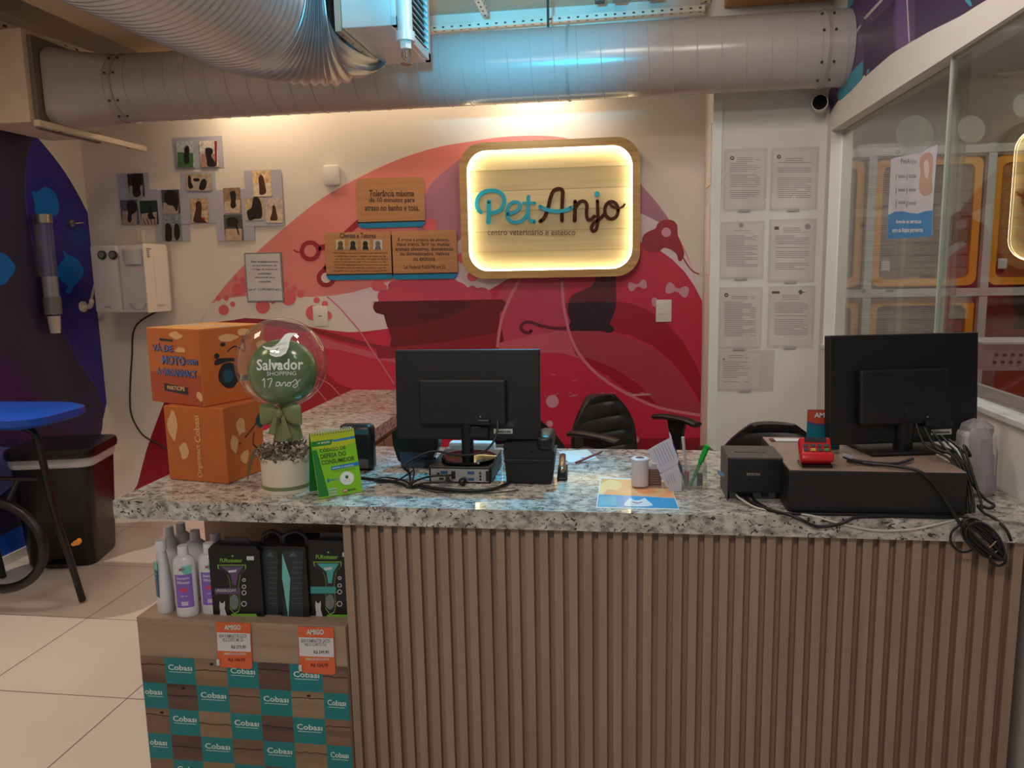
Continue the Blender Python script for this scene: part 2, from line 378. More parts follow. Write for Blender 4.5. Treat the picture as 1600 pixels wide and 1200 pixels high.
d.poly(lil, [(512, 463), (550, 457), (585, 447), (610, 440), (640, 437), (712, 380), (722, 372), (730, 380), (800, 430), (800, 446), (765, 455), (745, 462), (700, 500), (640, 512), (602, 516), (570, 520)])
d.poly(red, [(170, 860), (215, 757), (230, 700), (252, 640), (290, 552), (317, 505), (365, 501), (405, 498), (432, 500), (470, 507), (490, 512), (515, 516), (545, 519), (570, 518), (602, 514), (640, 505), (700, 488), (745, 465), (790, 438), (900, 400), (1000, 378), (1020, 385), (1032, 392), (1050, 405), (1070, 425), (1085, 447), (1097, 470), (1095, 860)])
d.poly(drk, [(150, 860), (215, 757), (230, 700), (252, 640), (290, 552), (317, 505), (330, 560), (300, 640), (290, 860)])
d.poly(drk, [(340, 503), (365, 500), (382, 497), (405, 498), (432, 500), (470, 508), (495, 514), (545, 527), (582, 537), (620, 544), (620, 550), (582, 544), (532, 533), (495, 521), (470, 517), (400, 505)])
d.poly(ros, [(495, 525), (532, 537), (582, 550), (640, 564), (640, 571), (582, 560), (532, 547), (507, 544), (490, 540), (480, 525)])
d.poly(dk2, [(470, 560), (500, 575), (530, 600), (552, 612), (500, 640), (440, 660), (440, 600)], True)
d.poly(col_, [(812, 430), (884, 430), (886, 480), (892, 520), (900, 545), (700, 560), (720, 540), (760, 540), (782, 520), (790, 480)])
d.poly(drk, [(870, 696), (940, 686), (1095, 684), (1095, 860), (870, 860)])
d.poly(foam, [(592, 470), (590, 462), (593, 455), (600, 452), (606, 452), (607, 444), (613, 439), (622, 439), (640, 436), (700, 433), (716, 440), (724, 443), (731, 449), (738, 446), (746, 450), (753, 449), (762, 452), (768, 460), (770, 472), (770, 476), (596, 476)], True, 3)
d.poly(foam, [(770, 476), (790, 440), (860, 420), (830, 445), (790, 480)])
d.poly(tub, [(583, 480), (586, 473), (596, 471), (765, 468), (786, 469), (792, 476), (789, 485), (782, 487), (780, 500), (775, 545), (622, 550), (612, 530), (605, 508), (600, 492), (588, 489)], True, 3)
d.poly(tub2, [(583, 480), (586, 473), (596, 471), (720, 469), (740, 476), (700, 497), (640, 509), (605, 511), (600, 492), (588, 489)])
d.poly(drk, [(588, 545), (640, 540), (700, 534), (775, 520), (784, 500), (778, 560), (590, 560)])
d.poly(dk2, [(878, 474), (920, 471), (960, 471), (985, 474), (1010, 483), (1040, 503), (1065, 530), (1085, 565), (1097, 592), (1097, 636), (1085, 612), (1070, 590), (1050, 565), (1020, 540), (985, 524), (950, 516), (900, 520)])
d.poly(ros, [(775, 537), (800, 531), (830, 524), (870, 518), (890, 517), (900, 540), (915, 563), (880, 552), (860, 551), (780, 553)])
d.poly(dome, [(885, 517), (920, 517), (960, 522), (1000, 534), (1030, 552), (1055, 576), (1075, 602), (1097, 640), (1097, 648), (1060, 642), (1030, 632), (1000, 600), (960, 575), (930, 562), (900, 556)])
d.poly(dk2, [(903, 556), (930, 563), (960, 576), (1000, 602), (1028, 634), (1000, 622), (975, 610), (940, 590), (915, 570)])
d.poly(red, [(905, 570), (922, 572), (950, 588), (985, 614), (960, 620), (920, 600)])
d.poly(cat1, [(932, 425), (931, 437), (925, 446), (912, 453), (902, 457), (893, 462), (889, 470), (887, 478), (887, 487), (889, 496), (892, 503), (889, 508), (889, 516), (925, 517), (940, 517), (950, 520), (957, 519), (960, 515), (958, 511), (952, 509), (953, 504), (959, 492), (962, 482), (963, 465), (962, 425)])
d.poly(cat2, [(888, 474), (920, 471), (963, 472), (961, 485), (956, 498), (952, 506), (958, 511), (960, 515), (957, 519), (950, 520), (940, 517), (889, 517), (889, 509), (892, 502), (887, 487)])
d.stroke(cat1, [(892, 512), (870, 513), (845, 509), (832, 504), (820, 504), (814, 511), (818, 518), (826, 520), (830, 517)], 5)
for pts, wd in (([(512, 464), (530, 480), (545, 497), (562, 517), (577, 540), (597, 570), (616, 600)], 2), ([(878, 436), (880, 470), (885, 500), (893, 530), (910, 560), (940, 590), (980, 615), (1030, 637), (1096, 649)], 4.5), ([(812, 437), (797, 465), (785, 495), (780, 520), (777, 545)], 4.5), ([(495, 590), (515, 600), (531, 617)], 1.4), ([(485, 598), (497, 610), (511, 627)], 1.4)):
    d.stroke(lin1, pts, wd)
for x, y, r in ((863, 627, 10), (859, 662, 5), (994, 687, 5)): d.disc(dot, x, y, r)
for x, y, s_, a in ((996, 446, 1, -.2), (1058, 453, 1.25, .25)):
    ca, sa = math.cos(a), math.sin(a)
    def R2(u, v): return (x+(u*ca-v*sa)*s_, y+(u*sa+v*ca)*s_)
    for k in (-1, 1): d.poly(dot, [R2(k*2, -2), R2(k*9, -7), R2(k*14, -5), R2(k*14, 5), R2(k*9, 7), R2(k*2, 2)], True, 3)
    d.disc(dot, x, y, 2.6*s_)
d.poly(dot, [(1018, 468), (1022, 465), (1027, 467), (1027, 478), (1020, 478)], True, 3)
hair = C_('dryer', (158, 34, 46))
d.poly(hair, [(1003, 379), (1006, 367), (1015, 361), (1024, 357), (1028, 349), (1037, 344), (1050, 344), (1058, 352), (1059, 367), (1065, 382), (1069, 396), (1065, 407), (1060, 407), (1057, 397), (1048, 390), (1038, 387), (1031, 392), (1022, 394), (1010, 392)], True, 3)
d.disc(dot, 1041, 363, 7.5); d.stroke(hair, [(1066, 400), (1074, 414), (1083, 424), (1092, 428)], 1.8)
for x, y, r, r2 in ((485, 392, 16.5, 9.5), (510, 434, 15, 8)): d.disc(hair, x, y, r); d.disc(pk if r > 16 else lil, x, y, r2)
d.stroke(hair, [(498, 388), (507, 386), (520, 386)], 9, False); d.stroke(hair, [(508, 421), (514, 414), (522, 406)], 9, False); d.stroke(hair, [(540, 366), (563, 345)], 9, False); d.stroke(hair, [(473, 392), (466, 394), (460, 391)], 2)
for x, y, r in ((451, 465, 12), (470, 459, 6), (460, 449, 4), (447, 444, 4), (411, 479, 11), (427, 472, 3), (490, 489, 12), (512, 493, 7), (495, 469, 5), (508, 475, 5), (372, 452, 9), (386, 448, 6), (379, 437, 4), (369, 435, 3), (342, 466, 4), (354, 466, 4), (350, 484, 8), (364, 475, 4), (590, 445, 10), (672, 352, 11), (722, 403, 8), (738, 432, 8), (600, 449, 5)): d.disc(bub, x, y, r)
scr = C_('scuff', (214, 150, 156), .7)
for k in range(26):
    x = random.choice([random.uniform(850, 900), random.uniform(930, 1012)]); y = random.choice([586+random.uniform(-2, 9), 616+random.uniform(-3, 3)]); L = random.uniform(2, 10)
    d.stroke(scr, [(x, y), (x+L, y+random.uniform(-1, 1))], random.uniform(.5, 1.2), False)
d.stroke(scr, [(985, 617), (1016, 616)], 3, False)
tag(d.out('wall_mural'), 'pink and red painted mural of bathtub, cat silhouette and scissors on the back wall', 'mural')
# ------------------------------------------------------------------ blue mural on the left wall
d = Dec(lambda x, y: PX(x, y, XL), (1, 0, 0), step=.0001, base=.0005)
nb = C_('navy', (52, 46, 74), .3); bl = C_('ultramarine', (44, 38, 142), .3); fish = C_('fish', (8, 112, 205), .3); vio = C_('violet', (70, 60, 140), .3); blt = C_('brightblue', (14, 84, 196), .3); plum = C_('plum', (58, 40, 84), .3); dimf = C_('dimfish', (30, 60, 150), .3)
edge = [(-40, 122), (0, 155), (50, 205), (100, 267), (137, 333), (155, 380), (168, 440), (175, 500), (175, 540), (171, 600), (162, 650), (148, 700), (138, 760), (120, 810)]
edge = SMO(edge)
d.poly(nb, [(-300, -60), (-100, 70)] + edge + [(55, 853), (0, 877), (-300, 1010)])
d.poly(bl, [(50, 205), (100, 267), (137, 333), (155, 380), (168, 440), (175, 500), (175, 540), (171, 600), (163, 645), (150, 603), (122, 562), (96, 510), (68, 445), (52, 380), (41, 310), (42, 250)])
d.stroke(vio, [(52, 207), (42, 250), (40, 310), (51, 380), (67, 445), (95, 510), (121, 562), (152, 606)], 2.2)
d.poly(plum, [(-60, 280), (0, 292), (14, 305), (16, 325), (8, 342), (-60, 350)], True)
d.poly(fish, [(-60, 380), (0, 394), (16, 405), (24, 419), (14, 435), (0, 446), (-60, 455)], True)
d.poly(fish, [(50, 300), (58, 300), (70, 292), (84, 300), (91, 315), (90, 334), (75, 338), (56, 334), (54, 318)], True)
d.poly(fish, [(98, 391), (106, 398), (118, 403), (128, 415), (131, 426), (124, 438), (116, 447), (108, 459), (102, 455), (106, 447), (94, 437), (89, 420), (96, 408), (101, 402)], True, 3)
d.poly(dimf, [(110, 366), (118, 356), (130, 358), (138, 368), (130, 378), (124, 385), (114, 376)], True)
d.poly(plum, [(0, 560), (40, 600), (60, 640), (30, 700), (0, 700), (-60, 640)], True)
d.poly(C_('lavender', (92, 96, 168)), [(-60, 690), (20, 700), (34, 690), (36, 745), (0, 775), (-60, 800)])
d.poly(blt, [(-60, 850), (0, 838), (56, 808), (70, 815), (55, 850), (0, 874), (-60, 900)])
d.stroke(plum, [(70, 560), (45, 590), (0, 640)], 2)
d.poly(plum, [(100, 640), (125, 612), (145, 618), (160, 655), (150, 690), (110, 700)], True)
tag(d.out('wall_mural'), 'dark blue aquarium mural with pale blue fish on the left wall', 'mural')
# ------------------------------------------------------------------ purple mural high on the right wall
d = Dec(lambda x, y: PX(x, y, XR), (-1, 0, 0), step=.0001, base=.0005)
pu = C_('purple', (92, 66, 112)); pu2 = C_('deeppurple', (66, 46, 84)); tl = C_('teal', (70, 160, 186)); wh = C_('pale', (200, 196, 200)); pu3 = C_('palepurple', (110, 80, 136))
d.poly(pu, SMO([(1287, 198), (1293, 185), (1308, 160), (1328, 138), (1350, 118), (1374, 98), (1400, 80), (1450, 50), (1500, 25), (1545, -2), (1640, -50)])+[ (1640, -140), (1330, -50), (1325, 0), (1325, 60), (1318, 100), (1300, 135), (1290, 150)])
d.poly(pu2, [(1346, 42), (1352, 30), (1357, 40), (1390, 10), (1400, -5), (1395, 30), (1398, 80), (1370, 104), (1352, 120), (1348, 60)])
d.poly(pu3, [(1400, 0), (1402, 78), (1425, 64), (1420, -10)]); d.stroke(wh, [(1417, -10), (1421, 66)], 2, False)
d.poly(pu2, [(1430, -10), (1430, 62), (1450, 50), (1500, 25), (1540, 0), (1545, -20)])
d.stroke(wh, [(1323, 72), (1345, 40)], 3, False); d.stroke(wh, [(1352, 28), (1380, -2)], 4, False)
d.poly(tl, [(1309, 150), (1311, 138), (1330, 113), (1349, 94), (1348, 122), (1330, 142), (1312, 158)])
d.poly(tl, [(1355, 108), (1360, 108), (1358, 114), (1354, 117)]); d.poly(tl, [(1323, 20), (1326, -4), (1340, -8)]); d.poly(tl, [(1508, 0), (1516, 10), (1520, 9), (1515, -4)])
tag(d.out('wall_mural'), 'purple and teal mural above the white curved header on the right wall', 'mural')
# ------------------------------------------------------------------ ceiling: ducts, unit, pipe, struts, camera
paint = mat('duct_paint', (172, 164, 161), .22, .0, var=.03, scale=3)
seam = mat('duct_seam', (176, 168, 165), .3, .0); darkm = mat('dark_screw', (50, 46, 44), .5)
DC = V3((0, 3.78, 2.441)); DR = .1624
t = thing('spiral_duct', 'large round white spiral duct running under the ceiling across the wall', 'duct', (-2.78, 3.78, 2.441))
MB(paint, off=t.location).cone((-2.50, 3.78, 2.441), (XR-.002, 3.78, 2.441), DR, n=64, cap=True).out('tube', t, 30)
mb = MB(paint, off=t.location); vs = []; n = 48      # square to round collar
for k in range(n):
    a = 2*PI*k/n; cx, sx = math.cos(a), math.sin(a); q = .19/max(abs(cx), abs(sx)); q = min(q, .235)
    vs.append(V3((-2.80, 3.78+cx*q, 2.441+sx*q)))
for k in range(n): a = 2*PI*k/n; vs.append(V3((-2.50, 3.78+DR*1.01*math.cos(a), 2.441+DR*1.01*math.sin(a))))
mb._add(vs, [(k, (k+1) % n, n+(k+1) % n, n+k) for k in range(n)]+[tuple(range(n))]); mb.out('collar', t, 30)
mb = MB(seam, off=t.location); x = -2.42
pts = []
while x < XR-.02:
    ring = [(x+.055*(k/24.0), DC.y+DR*1.009*math.cos(2*PI*k/24), DC.z+DR*1.009*math.sin(2*PI*k/24)) for k in range(25)]
    mb.tube(ring, .0018, n=5, sm=False, cap=False); x += .105
mb.out('spiral_seam', t, 60)
for xx in (-.24, .89, -2.47): MB(mat('duct_band', (158, 150, 146), .35, .1), off=t.location).cone((xx, 3.78, 2.441), (xx+.012, 3.78, 2.441), DR*1.03, n=48).out('strap_band', t, 40)
for xx in (-2.485, -2.44, .865, .915):
    for a in (-2.6, -2.05, 2.9, 2.35): MB(darkm, off=t.location).ell((xx, DC.y+DR*1.03*math.cos(a), DC.z+DR*1.03*math.sin(a)), (.006, .006, .006), 8).out('screw', t)
# boxed elbow at the left end
t = thing('duct_box', 'beige boxed duct elbow with rounded bottom at the left end of the round duct', 'duct', (-3.0, 3.78, 2.26))
pts = [(XL+.004, 3.52, 2.68), (-2.83, 3.52, 2.68), (-2.83, 3.52, 2.25)] + [(XL+.004+.10*(1-math.sin(a)), 3.52, 2.25+.10*(1-math.cos(a))) for a in (0, .3, .6, .9, 1.2, 1.57)]
MB(mat('beige_duct', (224, 204, 180), .6), off=t.location).prism(pts, (0, .50, 0)).out('duct_box_body', t)
mb = MB(mat('flange_dark', (120, 108, 98), .6), off=t.location)
mb.b2((-2.828, 3.55, 2.22), (-2.805, 4.0, 2.66)); mb.out('flange', t)
t = tag(MB(mat('strut_cream', (214, 200, 176), .5)).b2((-2.80, 3.50, 2.225), (-2.765, 4.36, 2.255), .004).out('support_strut'), 'short cream metal strut under the left end of the round duct', 'strut')
for yy in (3.66, 4.2): MB(darkm).box((-2.78, yy, 2.2245), (.01, .01, .004)).out('bolt', t)
# perforated struts
def strut(a, b, w, label, nholes=22):
    a = V3(a); b = V3(b); t = thing('perforated_strut', label, 'strut', (a+b)/2)
    D = (b-a); L = D.length; D.normalize(); X_ = D.cross(V3((0, 0, 1))).normalized(); T = frame(D, X_, (a+b)/2)
    mb = MB(mat('strut_white', (222, 214, 198), .5), off=t.location).box((0, 0, 0), (L, w, w*.8), .002, T)
    mb.use(mat('hole_dark', (70, 62, 54), .8))
    for k in range(nholes):
        s_ = -L/2+L*(k+.5)/nholes
        mb.box((s_, -w*.5, 0), (L/nholes*.28, .002, w*.22), 0, T); mb.box((s_, w*.5, 0), (L/nholes*.28, .002, w*.22), 0, T); mb.box((s_, 0, w*.4), (L/nholes*.28, w*.22, .002), 0, T); mb.box((s_, 0, -w*.4), (L/nholes*.28, w*.22, .002), 0, T)
    mb.out('rail', t); return t
strut((-1.0, 4.25, 2.775), (.43, 4.25, 2.79), .035, 'white perforated metal strut running along above the round duct', 30)
strut((-.68, 2.9, 2.83), (-.70, 4.25, 2.83), .035, 'white perforated strut running back from above the camera to the long strut', 20)
strut((.42, 2.6, 2.83), (.43, 4.25, 2.83), .05, 'white perforated strut next to the pillar above the round duct', 20)
strut((-3.05, 3.2, 2.72), (-2.90, 4.36, 2.72), .05, 'beige perforated strut at the upper left above the boxed duct', 16)
strut((-2.9, 4.33, 2.62), (-1.9, 4.33, 2.60), .04, 'beige perforated strut hidden partly behind the round duct at the left', 16)
t = tag(MB(mat('beam_beige', (222, 204, 176), .8)).b2((-3.1, 2.2, 2.74), (-2.55, 2.9, 2.885)).out('ceiling_beam'), 'beige ceiling beam at the upper left corner', 'beam')
t = tag(MB(mat('beam_brown', (186, 166, 136), .8)).b2((-2.5, 2.6, 2.66), (-2.15, 4.38, 2.885)).out('ceiling_beam'), 'brown ceiling beam above the left end of the round duct', 'beam')
t = tag(MB(mat('beam_orange', (176, 128, 78), .8)).b2((.50, 3.3, 2.72), (.98, 4.03, 2.885)).out('ceiling_beam'), 'tan wooden ceiling box above the right end of the round duct', 'beam')
t = tag(MB(darkm).cone((-.34, 3.9, 2.60), (-.34, 3.9, 2.888), .006, n=10).out('hanger_rod'), 'thin black hanger rod above the round duct', 'rod')
t = thing('junction_box', 'small grey junction box on the ceiling above the duct', 'junction box', (.0, 4.30, 2.86))
MB(mat('jbox', (90, 88, 84), .6), off=t.location).box((-.10, 4.2, 2.86), (.05, .05, .05), .004).out('box', t); MB(mat('jbox2', (150, 152, 148), .6), off=t.location).box((.0, 4.2, 2.86), (.07, .05, .05), .004).box((.18, 4.2, 2.86), (.08, .05, .05), .004).out('box', t)
# air unit
acm = mat('unit_white', (214, 214, 210), .35, .15)
t = thing('air_vent_box', 'square metal air box with louvered side hanging from the ceiling', 'air vent', (-.88, 3.01, 2.35))
x0, x1, y0, y1, z0, z1 = -.97, -.79, 2.76, 3.26, 2.35, 2.70
MB(acm, off=t.location).b2((x0, y0, z0), (x1, y1, z1), .004).out('housing', t)
mb = MB(acm, off=t.location)
mb.b2((x1, y0, z0), (x1+.018, y1, z0+.03)).b2((x1, y0, z1-.03), (x1+.018, y1, z1)).b2((x1, y0, z0), (x1+.018, y0+.03, z1)).b2((x1, y1-.03, z0), (x1+.018, y1, z1))
mb.out('grille_frame', t)
MB(mat('grille_dark', (38, 60, 68), .7), off=t.location).b2((x1+.0005, y0+.03, z0+.03), (x1+.002, y1-.03, z1-.03)).out('grille_recess', t)
mb = MB(acm, off=t.location)
for k in range(12):
    T = Matrix.Translation((x1+.012, (y0+y1)/2, z0+.045+k*.0235)) @ Matrix.Rotation(.6, 4, 'Y'); mb.box((0, 0, 0), (.018, y1-y0-.06, .0025), 0, T)
mb.out('louver', t)
MB(mat('flange_zinc', (196, 196, 180), .3, .7), off=t.location).b2((x0-.0215, y0-.01, z0-.012), (x0-.0005, y1+.01, z1)).out('flange', t)
for k in range(5): MB(darkm, off=t.location).ell((x0-.011, y0+.04+k*.105, z0-.0125), (.004, .004, .002), 8).out('rivet', t)
t = thing('flexible_duct', 'ribbed silver flexible duct curving from the air box towards the camera', 'duct', (-1.38, 2.2, 2.3))
P = [V3((-.993, 3.01, 2.5)), V3((-1.02, 3.015, 2.5))]+[V3((-1.02-.33*math.sin(a), 2.69+.33*math.cos(a), 2.483+.05*math.cos(a))) for a in [PI/2*k/40 for k in range(1, 41)]]+[V3((-1.35-.003*k, 2.67-.05*k, 2.483)) for k in range(1, 40)]; L = [0]
for i in range(1, len(P)): L.append(L[-1]+(P[i]-P[i-1]).length)
step = .0055; Q = []; s_ = 0; j = 0
while s_ < L[-1]:
    while L[j+1] < s_: j += 1
    Q.append(P[j].lerp(P[j+1], (s_-L[j])/(L[j+1]-L[j]))); s_ += step
mb = MB(mat('foil', (186, 184, 186), .33, .55, var=.05, scale=20), off=t.location); vs = []; fs = []; nn = 56
for i, q in enumerate(Q):
    dd = (Q[min(i+1, len(Q)-1)]-Q[max(i-1, 0)]); hx = V3((dd.y, -dd.x, 0)).normalized(); s_ = i*step; e = min(1, s_/.13)**.6
    zb = 2.335-.105*e; ztop = 2.78; a_ = .245+.030*e; b_ = (ztop-zb)/2; rb = 1+.022*math.cos(2*PI*i/6)*min(1, s_/.02); pw = 3.2-1.0*e
    for k in range(nn):
        a = 2*PI*k/nn; c_, s2 = math.cos(a), math.sin(a); f_ = (abs(c_)**pw+abs(s2)**pw)**(-1/pw)
        vs.append(V3((q.x, q.y, (zb+ztop)/2))+hx*(a_*rb*f_*c_)+V3((0, 0, b_*rb*f_*s2)))
for i in range(len(Q)-1):
    for k in range(nn): fs.append((i*nn+k, i*nn+(k+1) % nn, (i+1)*nn+(k+1) % nn, (i+1)*nn+k))
mb._add(vs, fs); mb.out('ribbed_hose', t, 70)
# sprinkler
t = thing('sprinkler_pipe', 'vertical painted pipe with a sprinkler head in front of the air box', 'sprinkler', (-.745, 2.72, 2.24))
c = (-.725, 2.70)
MB(acm, off=t.location).cone((*c, 2.30), (*c, 2.888), .026, n=20).out('pipe', t, 40)
MB(acm, off=t.location).cone((*c, 2.275), (*c, 2.305), .033, n=20).cone((*c, 2.25), (*c, 2.275), .021, n=6).out('fitting', t, 40)
MB(mat('chrome', (190, 190, 186), .15, 1), off=t.location).tube([(c[0]-.012, c[1], 2.25), (c[0]-.014, c[1], 2.225), (c[0], c[1], 2.205)], .003).tube([(c[0]+.012, c[1], 2.25), (c[0]+.014, c[1], 2.225), (c[0], c[1], 2.205)], .003).cone((*c, 2.20), (*c, 2.204), .02, n=12).cone((*c, 2.222), (*c, 2.25), .004).out('sprinkler_head', t)
# security camera on the right wall
t = thing('security_camera', 'small white bullet security camera below the right end of the duct', 'camera', (.955, 3.93, 2.25))
a = PX(1281, 160, .93); MB(mat('cam_white', (224, 220, 212), .3), off=t.location).cone(a, a+V3((.03, .10, .004)), .036, n=24).cone(a+V3((.03, .10, .004)), (XR, a.y+.13, a.z-.02), .012).out('body', t, 40)
MB(mat('lens_black', (10, 10, 12), .6, spec=.1), off=t.location).cone(a+V3((-.0015, -.005, 0)), a+V3((0, 0, 0)), .033, n=24).out('lens', t)
MB(mat('cam_white', 0), off=t.location).cone((XR-.012, a.y+.13, a.z-.02), (XR, a.y+.13, a.z-.02), .035, n=24).out('mount', t, 40)
# ------------------------------------------------------------------ lit sign
YS = 4.30
t = thing('lit_sign', 'large rounded wooden wall sign lit around its inner edge with teal and brown lettering', 'sign', (-.39, YS+.05, 1.815))
def rrect(x0, x1, z0, z1, r, Y, n=8):
    out = []
    for cx, cz, a0 in ((x1-r, z1-r, 0), (x0+r, z1-r, PI/2), (x0+r, z0+r, PI), (x1-r, z0+r, 1.5*PI)):
        for k in range(n+1): a = a0+PI/2*k/n; out.append(V3((cx+r*math.cos(a), Y, cz+r*math.sin(a))))
    return out
sx0, sx1, sz0, sz1 = -.878, .112, 1.446, 2.186
wd = wood('sign_wood', (206, 184, 138), (226, 206, 160), .5, 'X', 1.0, planks=9)
wf = wood('sign_frame_wood', (176, 136, 78), (206, 166, 104), .5, 'X', 1.2)
def ringmesh(mb, o, i, dy):
    n = len(o); vs = list(o)+list(i)+[p+V3((0, dy, 0)) for p in o]+[p+V3((0, dy, 0)) for p in i]
    fs = []
    for k in range(n):
        j = (k+1) % n; fs += [(k, j, n+j, n+k), (2*n+k, 2*n+j, 3*n+j, 3*n+k), (k, j, 2*n+j, 2*n+k), (n+k, n+j, 3*n+j, 3*n+k)]
    mb._add(vs, fs)
mb = MB(wf, off=t.location); ringmesh(mb, rrect(sx0, sx1, sz0, sz1, .13, YS), rrect(sx0+.042, sx1-.042, sz0+.042, sz1-.042, .11, YS), .08); mb.out('frame', t)
ip = rrect(sx0+.040, sx1-.040, sz0+.040, sz1-.040, .11, YS+.045)
MB(wd, off=t.location).prism(ip, (0, .03, 0)).out('back_board', t)
ledm = mat('led_strip', (255, 240, 196), emit=12)
mb = MB(ledm, off=t.location); ringmesh(mb, rrect(sx0+.0425, sx1-.0425, sz0+.0425, sz1-.0425, .1095, YS+.012), rrect(sx0+.050, sx1-.050, sz0+.050, sz1-.050, .103, YS+.012), .022); mb.out('light_strip', t)
YL = YS+.043
d = Dec(lambda x, y: PY(700+x/4, 200+y/4, YL), (0, -1, 0), t.location, base=.002, step=.0002)
tea = mat('letter_teal', (0, 158, 188), .4); brn = mat('letter_brown', (66, 34, 22), .7, spec=.2)
dp = .008
d.stroke(tea, [(208, 528), (190, 510), (180, 480), (190, 435), (225, 402), (275, 391), (325, 403), (352, 440), (345, 490), (315, 520), (262, 535)], 24, depth=dp)
d.stroke(tea, [(257, 460), (256, 520), (254, 592)], 26, False, depth=dp)
d.stroke(tea, [(375, 540), (415, 528), (448, 500), (445, 470), (410, 464), (378, 490), (370, 535), (385, 575), (420, 590), (460, 580), (490, 550)], 21, depth=dp)
d.stroke(tea, [(504, 430), (500, 500), (503, 555), (520, 580), (542, 584)], 22, depth=dp); d.stroke(tea, [(472, 470), (545, 470)], 17, False, depth=dp)
d.stroke(brn, [(578, 583), (602, 562), (625, 505), (640, 440), (660, 395), (690, 381), (716, 392), (716, 440), (713, 510), (713, 578)], 23, depth=dp)
d.stroke(tea, [(576, 492), (620, 512), (680, 522), (735, 514), (772, 498)], 24, depth=dp+.003)
d.stroke(brn, [(795, 460), (794, 520), (792, 578)], 24, False, depth=dp)
d.stroke(brn, [(796, 500), (820, 466), (850, 458), (868, 480), (866, 530), (872, 568), (895, 572), (915, 552)], 21, depth=dp)
d.stroke(brn, [(934, 456), (936, 520), (936, 590), (925, 635), (905, 645), (897, 622), (915, 590), (950, 568), (975, 540)], 21, depth=dp)
ring = [(1022+42*math.cos(a), 515+54*math.sin(a)) for a in [2*PI*k/12 for k in range(13)]]
d.stroke(brn, ring, 21, depth=dp); d.stroke(brn, [(1005, 468), (1030, 492), (1065, 502), (1092, 492), (1104, 478)], 14, depth=dp)
mb = d.mb.use(tea); c = [d.F(932+17*math.cos(2*PI*k/20), 413+17*math.sin(2*PI*k/20))+d.N*.002 for k in range(20)]; mb.prism(c, (0, -dp, 0))
d.out('lettering', t)
d = Dec(lambda x, y: PY(700+x/4, 200+y/4, YL), (0, -1, 0), t.location, base=.003)
d.text(mat('letter_grey', (86, 70, 52), .5), 'centro veterinário e estético', 248, 632, 796, 671, .004); d.out('small_lettering', t)
# ------------------------------------------------------------------ three wooden notices
pw = wood('notice_wood', (176, 122, 78), (198, 142, 94), .45, 'X', 1.3); bt = mat('notice_blue', (0, 128, 176), .4); bk = mat('ink_black', (34, 26, 26), .5)
def notice(x0, y0, x1, y1, label):
    c = PY((x0+x1)/2, (y0+y1)/2, YB); t = thing('wooden_notice', label, 'sign', c)
    a = PY(x0, y1, YB); b = PY(x1, y0, YB); Y = YB-.014
    MB(pw, off=t.location).prism(rrect(a.x, b.x, a.z, b.z, .03, Y, 5), (0, .0115, 0)).out('board', t)
    Ff = lambda x, y: PY(x, y, Y)
    z = a.z+.028; pts = [p for p in rrect(a.x, b.x, a.z, b.z, .03, Y-.0012, 5) if p.z < z-.001]; pts = [V3((a.x, Y-.0012, z))]+pts[:]+[V3((b.x, Y-.0012, z))]
    MB(bt, off=t.location).prism(pts, (0, .0005, 0)).out('blue_band', t)
    MB(bk, off=t.location).b2((a.x, Y-.0016, z), (b.x, Y-.0004, z+.008)).out('black_line', t)
    return t, Dec(Ff, (0, -1, 0), t.location, base=.0012)
t, d = notice(561, 276, 663, 357, 'single wooden notice above the other two, with three lines of black text')
for k, (s_, a, b) in enumerate((('Tolerância máxima', 577, 647), ('de 10 minutos para', 577, 648), ('atraso no banho e tosa.', 570, 655))): d.text(bk, s_, a, 297+k*11.3, b, 307+k*11.3, .012)
d.out('lettering', t)
t, d = notice(512, 361, 613, 438, 'lower left wooden notice with four small dog pictures')
d.text(bk, 'Clientes e Tutores', 531, 364, 587, 372, .012)
for k in range(7): d.text(mat('ink_brown', (70, 40, 30), .6), ('Não esteja fora do horário e não durma fora', 'O cliente, no momento do atendimento, deve', 'por lei, manter os seus dados todos os meses', 'Lorena', '', '', '')[0] if k == 0 else ('o cliente deve manter a carteira de vacina em dia', 'por lei manter os animais com guia na clínica', 'todos os pets devem estar com as vacinas em dia', 'e com boa disposição atendidos com hora marcada', 'o horário pode ser alterado conforme a agenda', 'obrigado por sua colaboração e compreensão')[k-1], 521+(k % 3)*1.5, 394+k*4.6, 606-(k % 2)*3, 397+k*4.6, .01)
d.out('lettering', t)
for k, (bg, dg) in enumerate((((206, 190, 140), (90, 80, 66)), ((180, 160, 120), (30, 24, 24)), ((190, 170, 130), (26, 22, 24)), ((200, 196, 190), (110, 100, 96)))):
    x = 525+k*19.5; d2 = Dec(d.F, (0, -1, 0), t.location, base=.0014)
    d2.rect(mat(f'pic_bg{k}', bg), x, 374.5, x+14, 390); d2.disc(mat(f'pic_dog{k}', dg), x+7, 381, 4, 4.6); d2.poly(mat(f'pic_dog{k}', dg), [(x+2, 390), (x+4, 383), (x+10, 383), (x+12.5, 390)]); d2.out('dog_picture', t)
t, d = notice(614, 359, 714, 437, 'lower right wooden notice with five lines of text about the law')
for k, (s_, a, b) in enumerate((('É crime a prática de abusos,', 622, 702), ('maus tratos, ferir ou mutilar', 620, 704), ('animais silvestres, domésticos', 618, 708), ('ou domesticados, nativos', 625, 702), ('ou exóticos.', 646, 681))): d.text(bk, s_, a, 371+k*7.4, b, 378+k*7.4, .012)
d.text(bk, 'Lei Federal 9.605/98 art.32', 631, 414, 696, 420, .008); d.out('lettering', t)
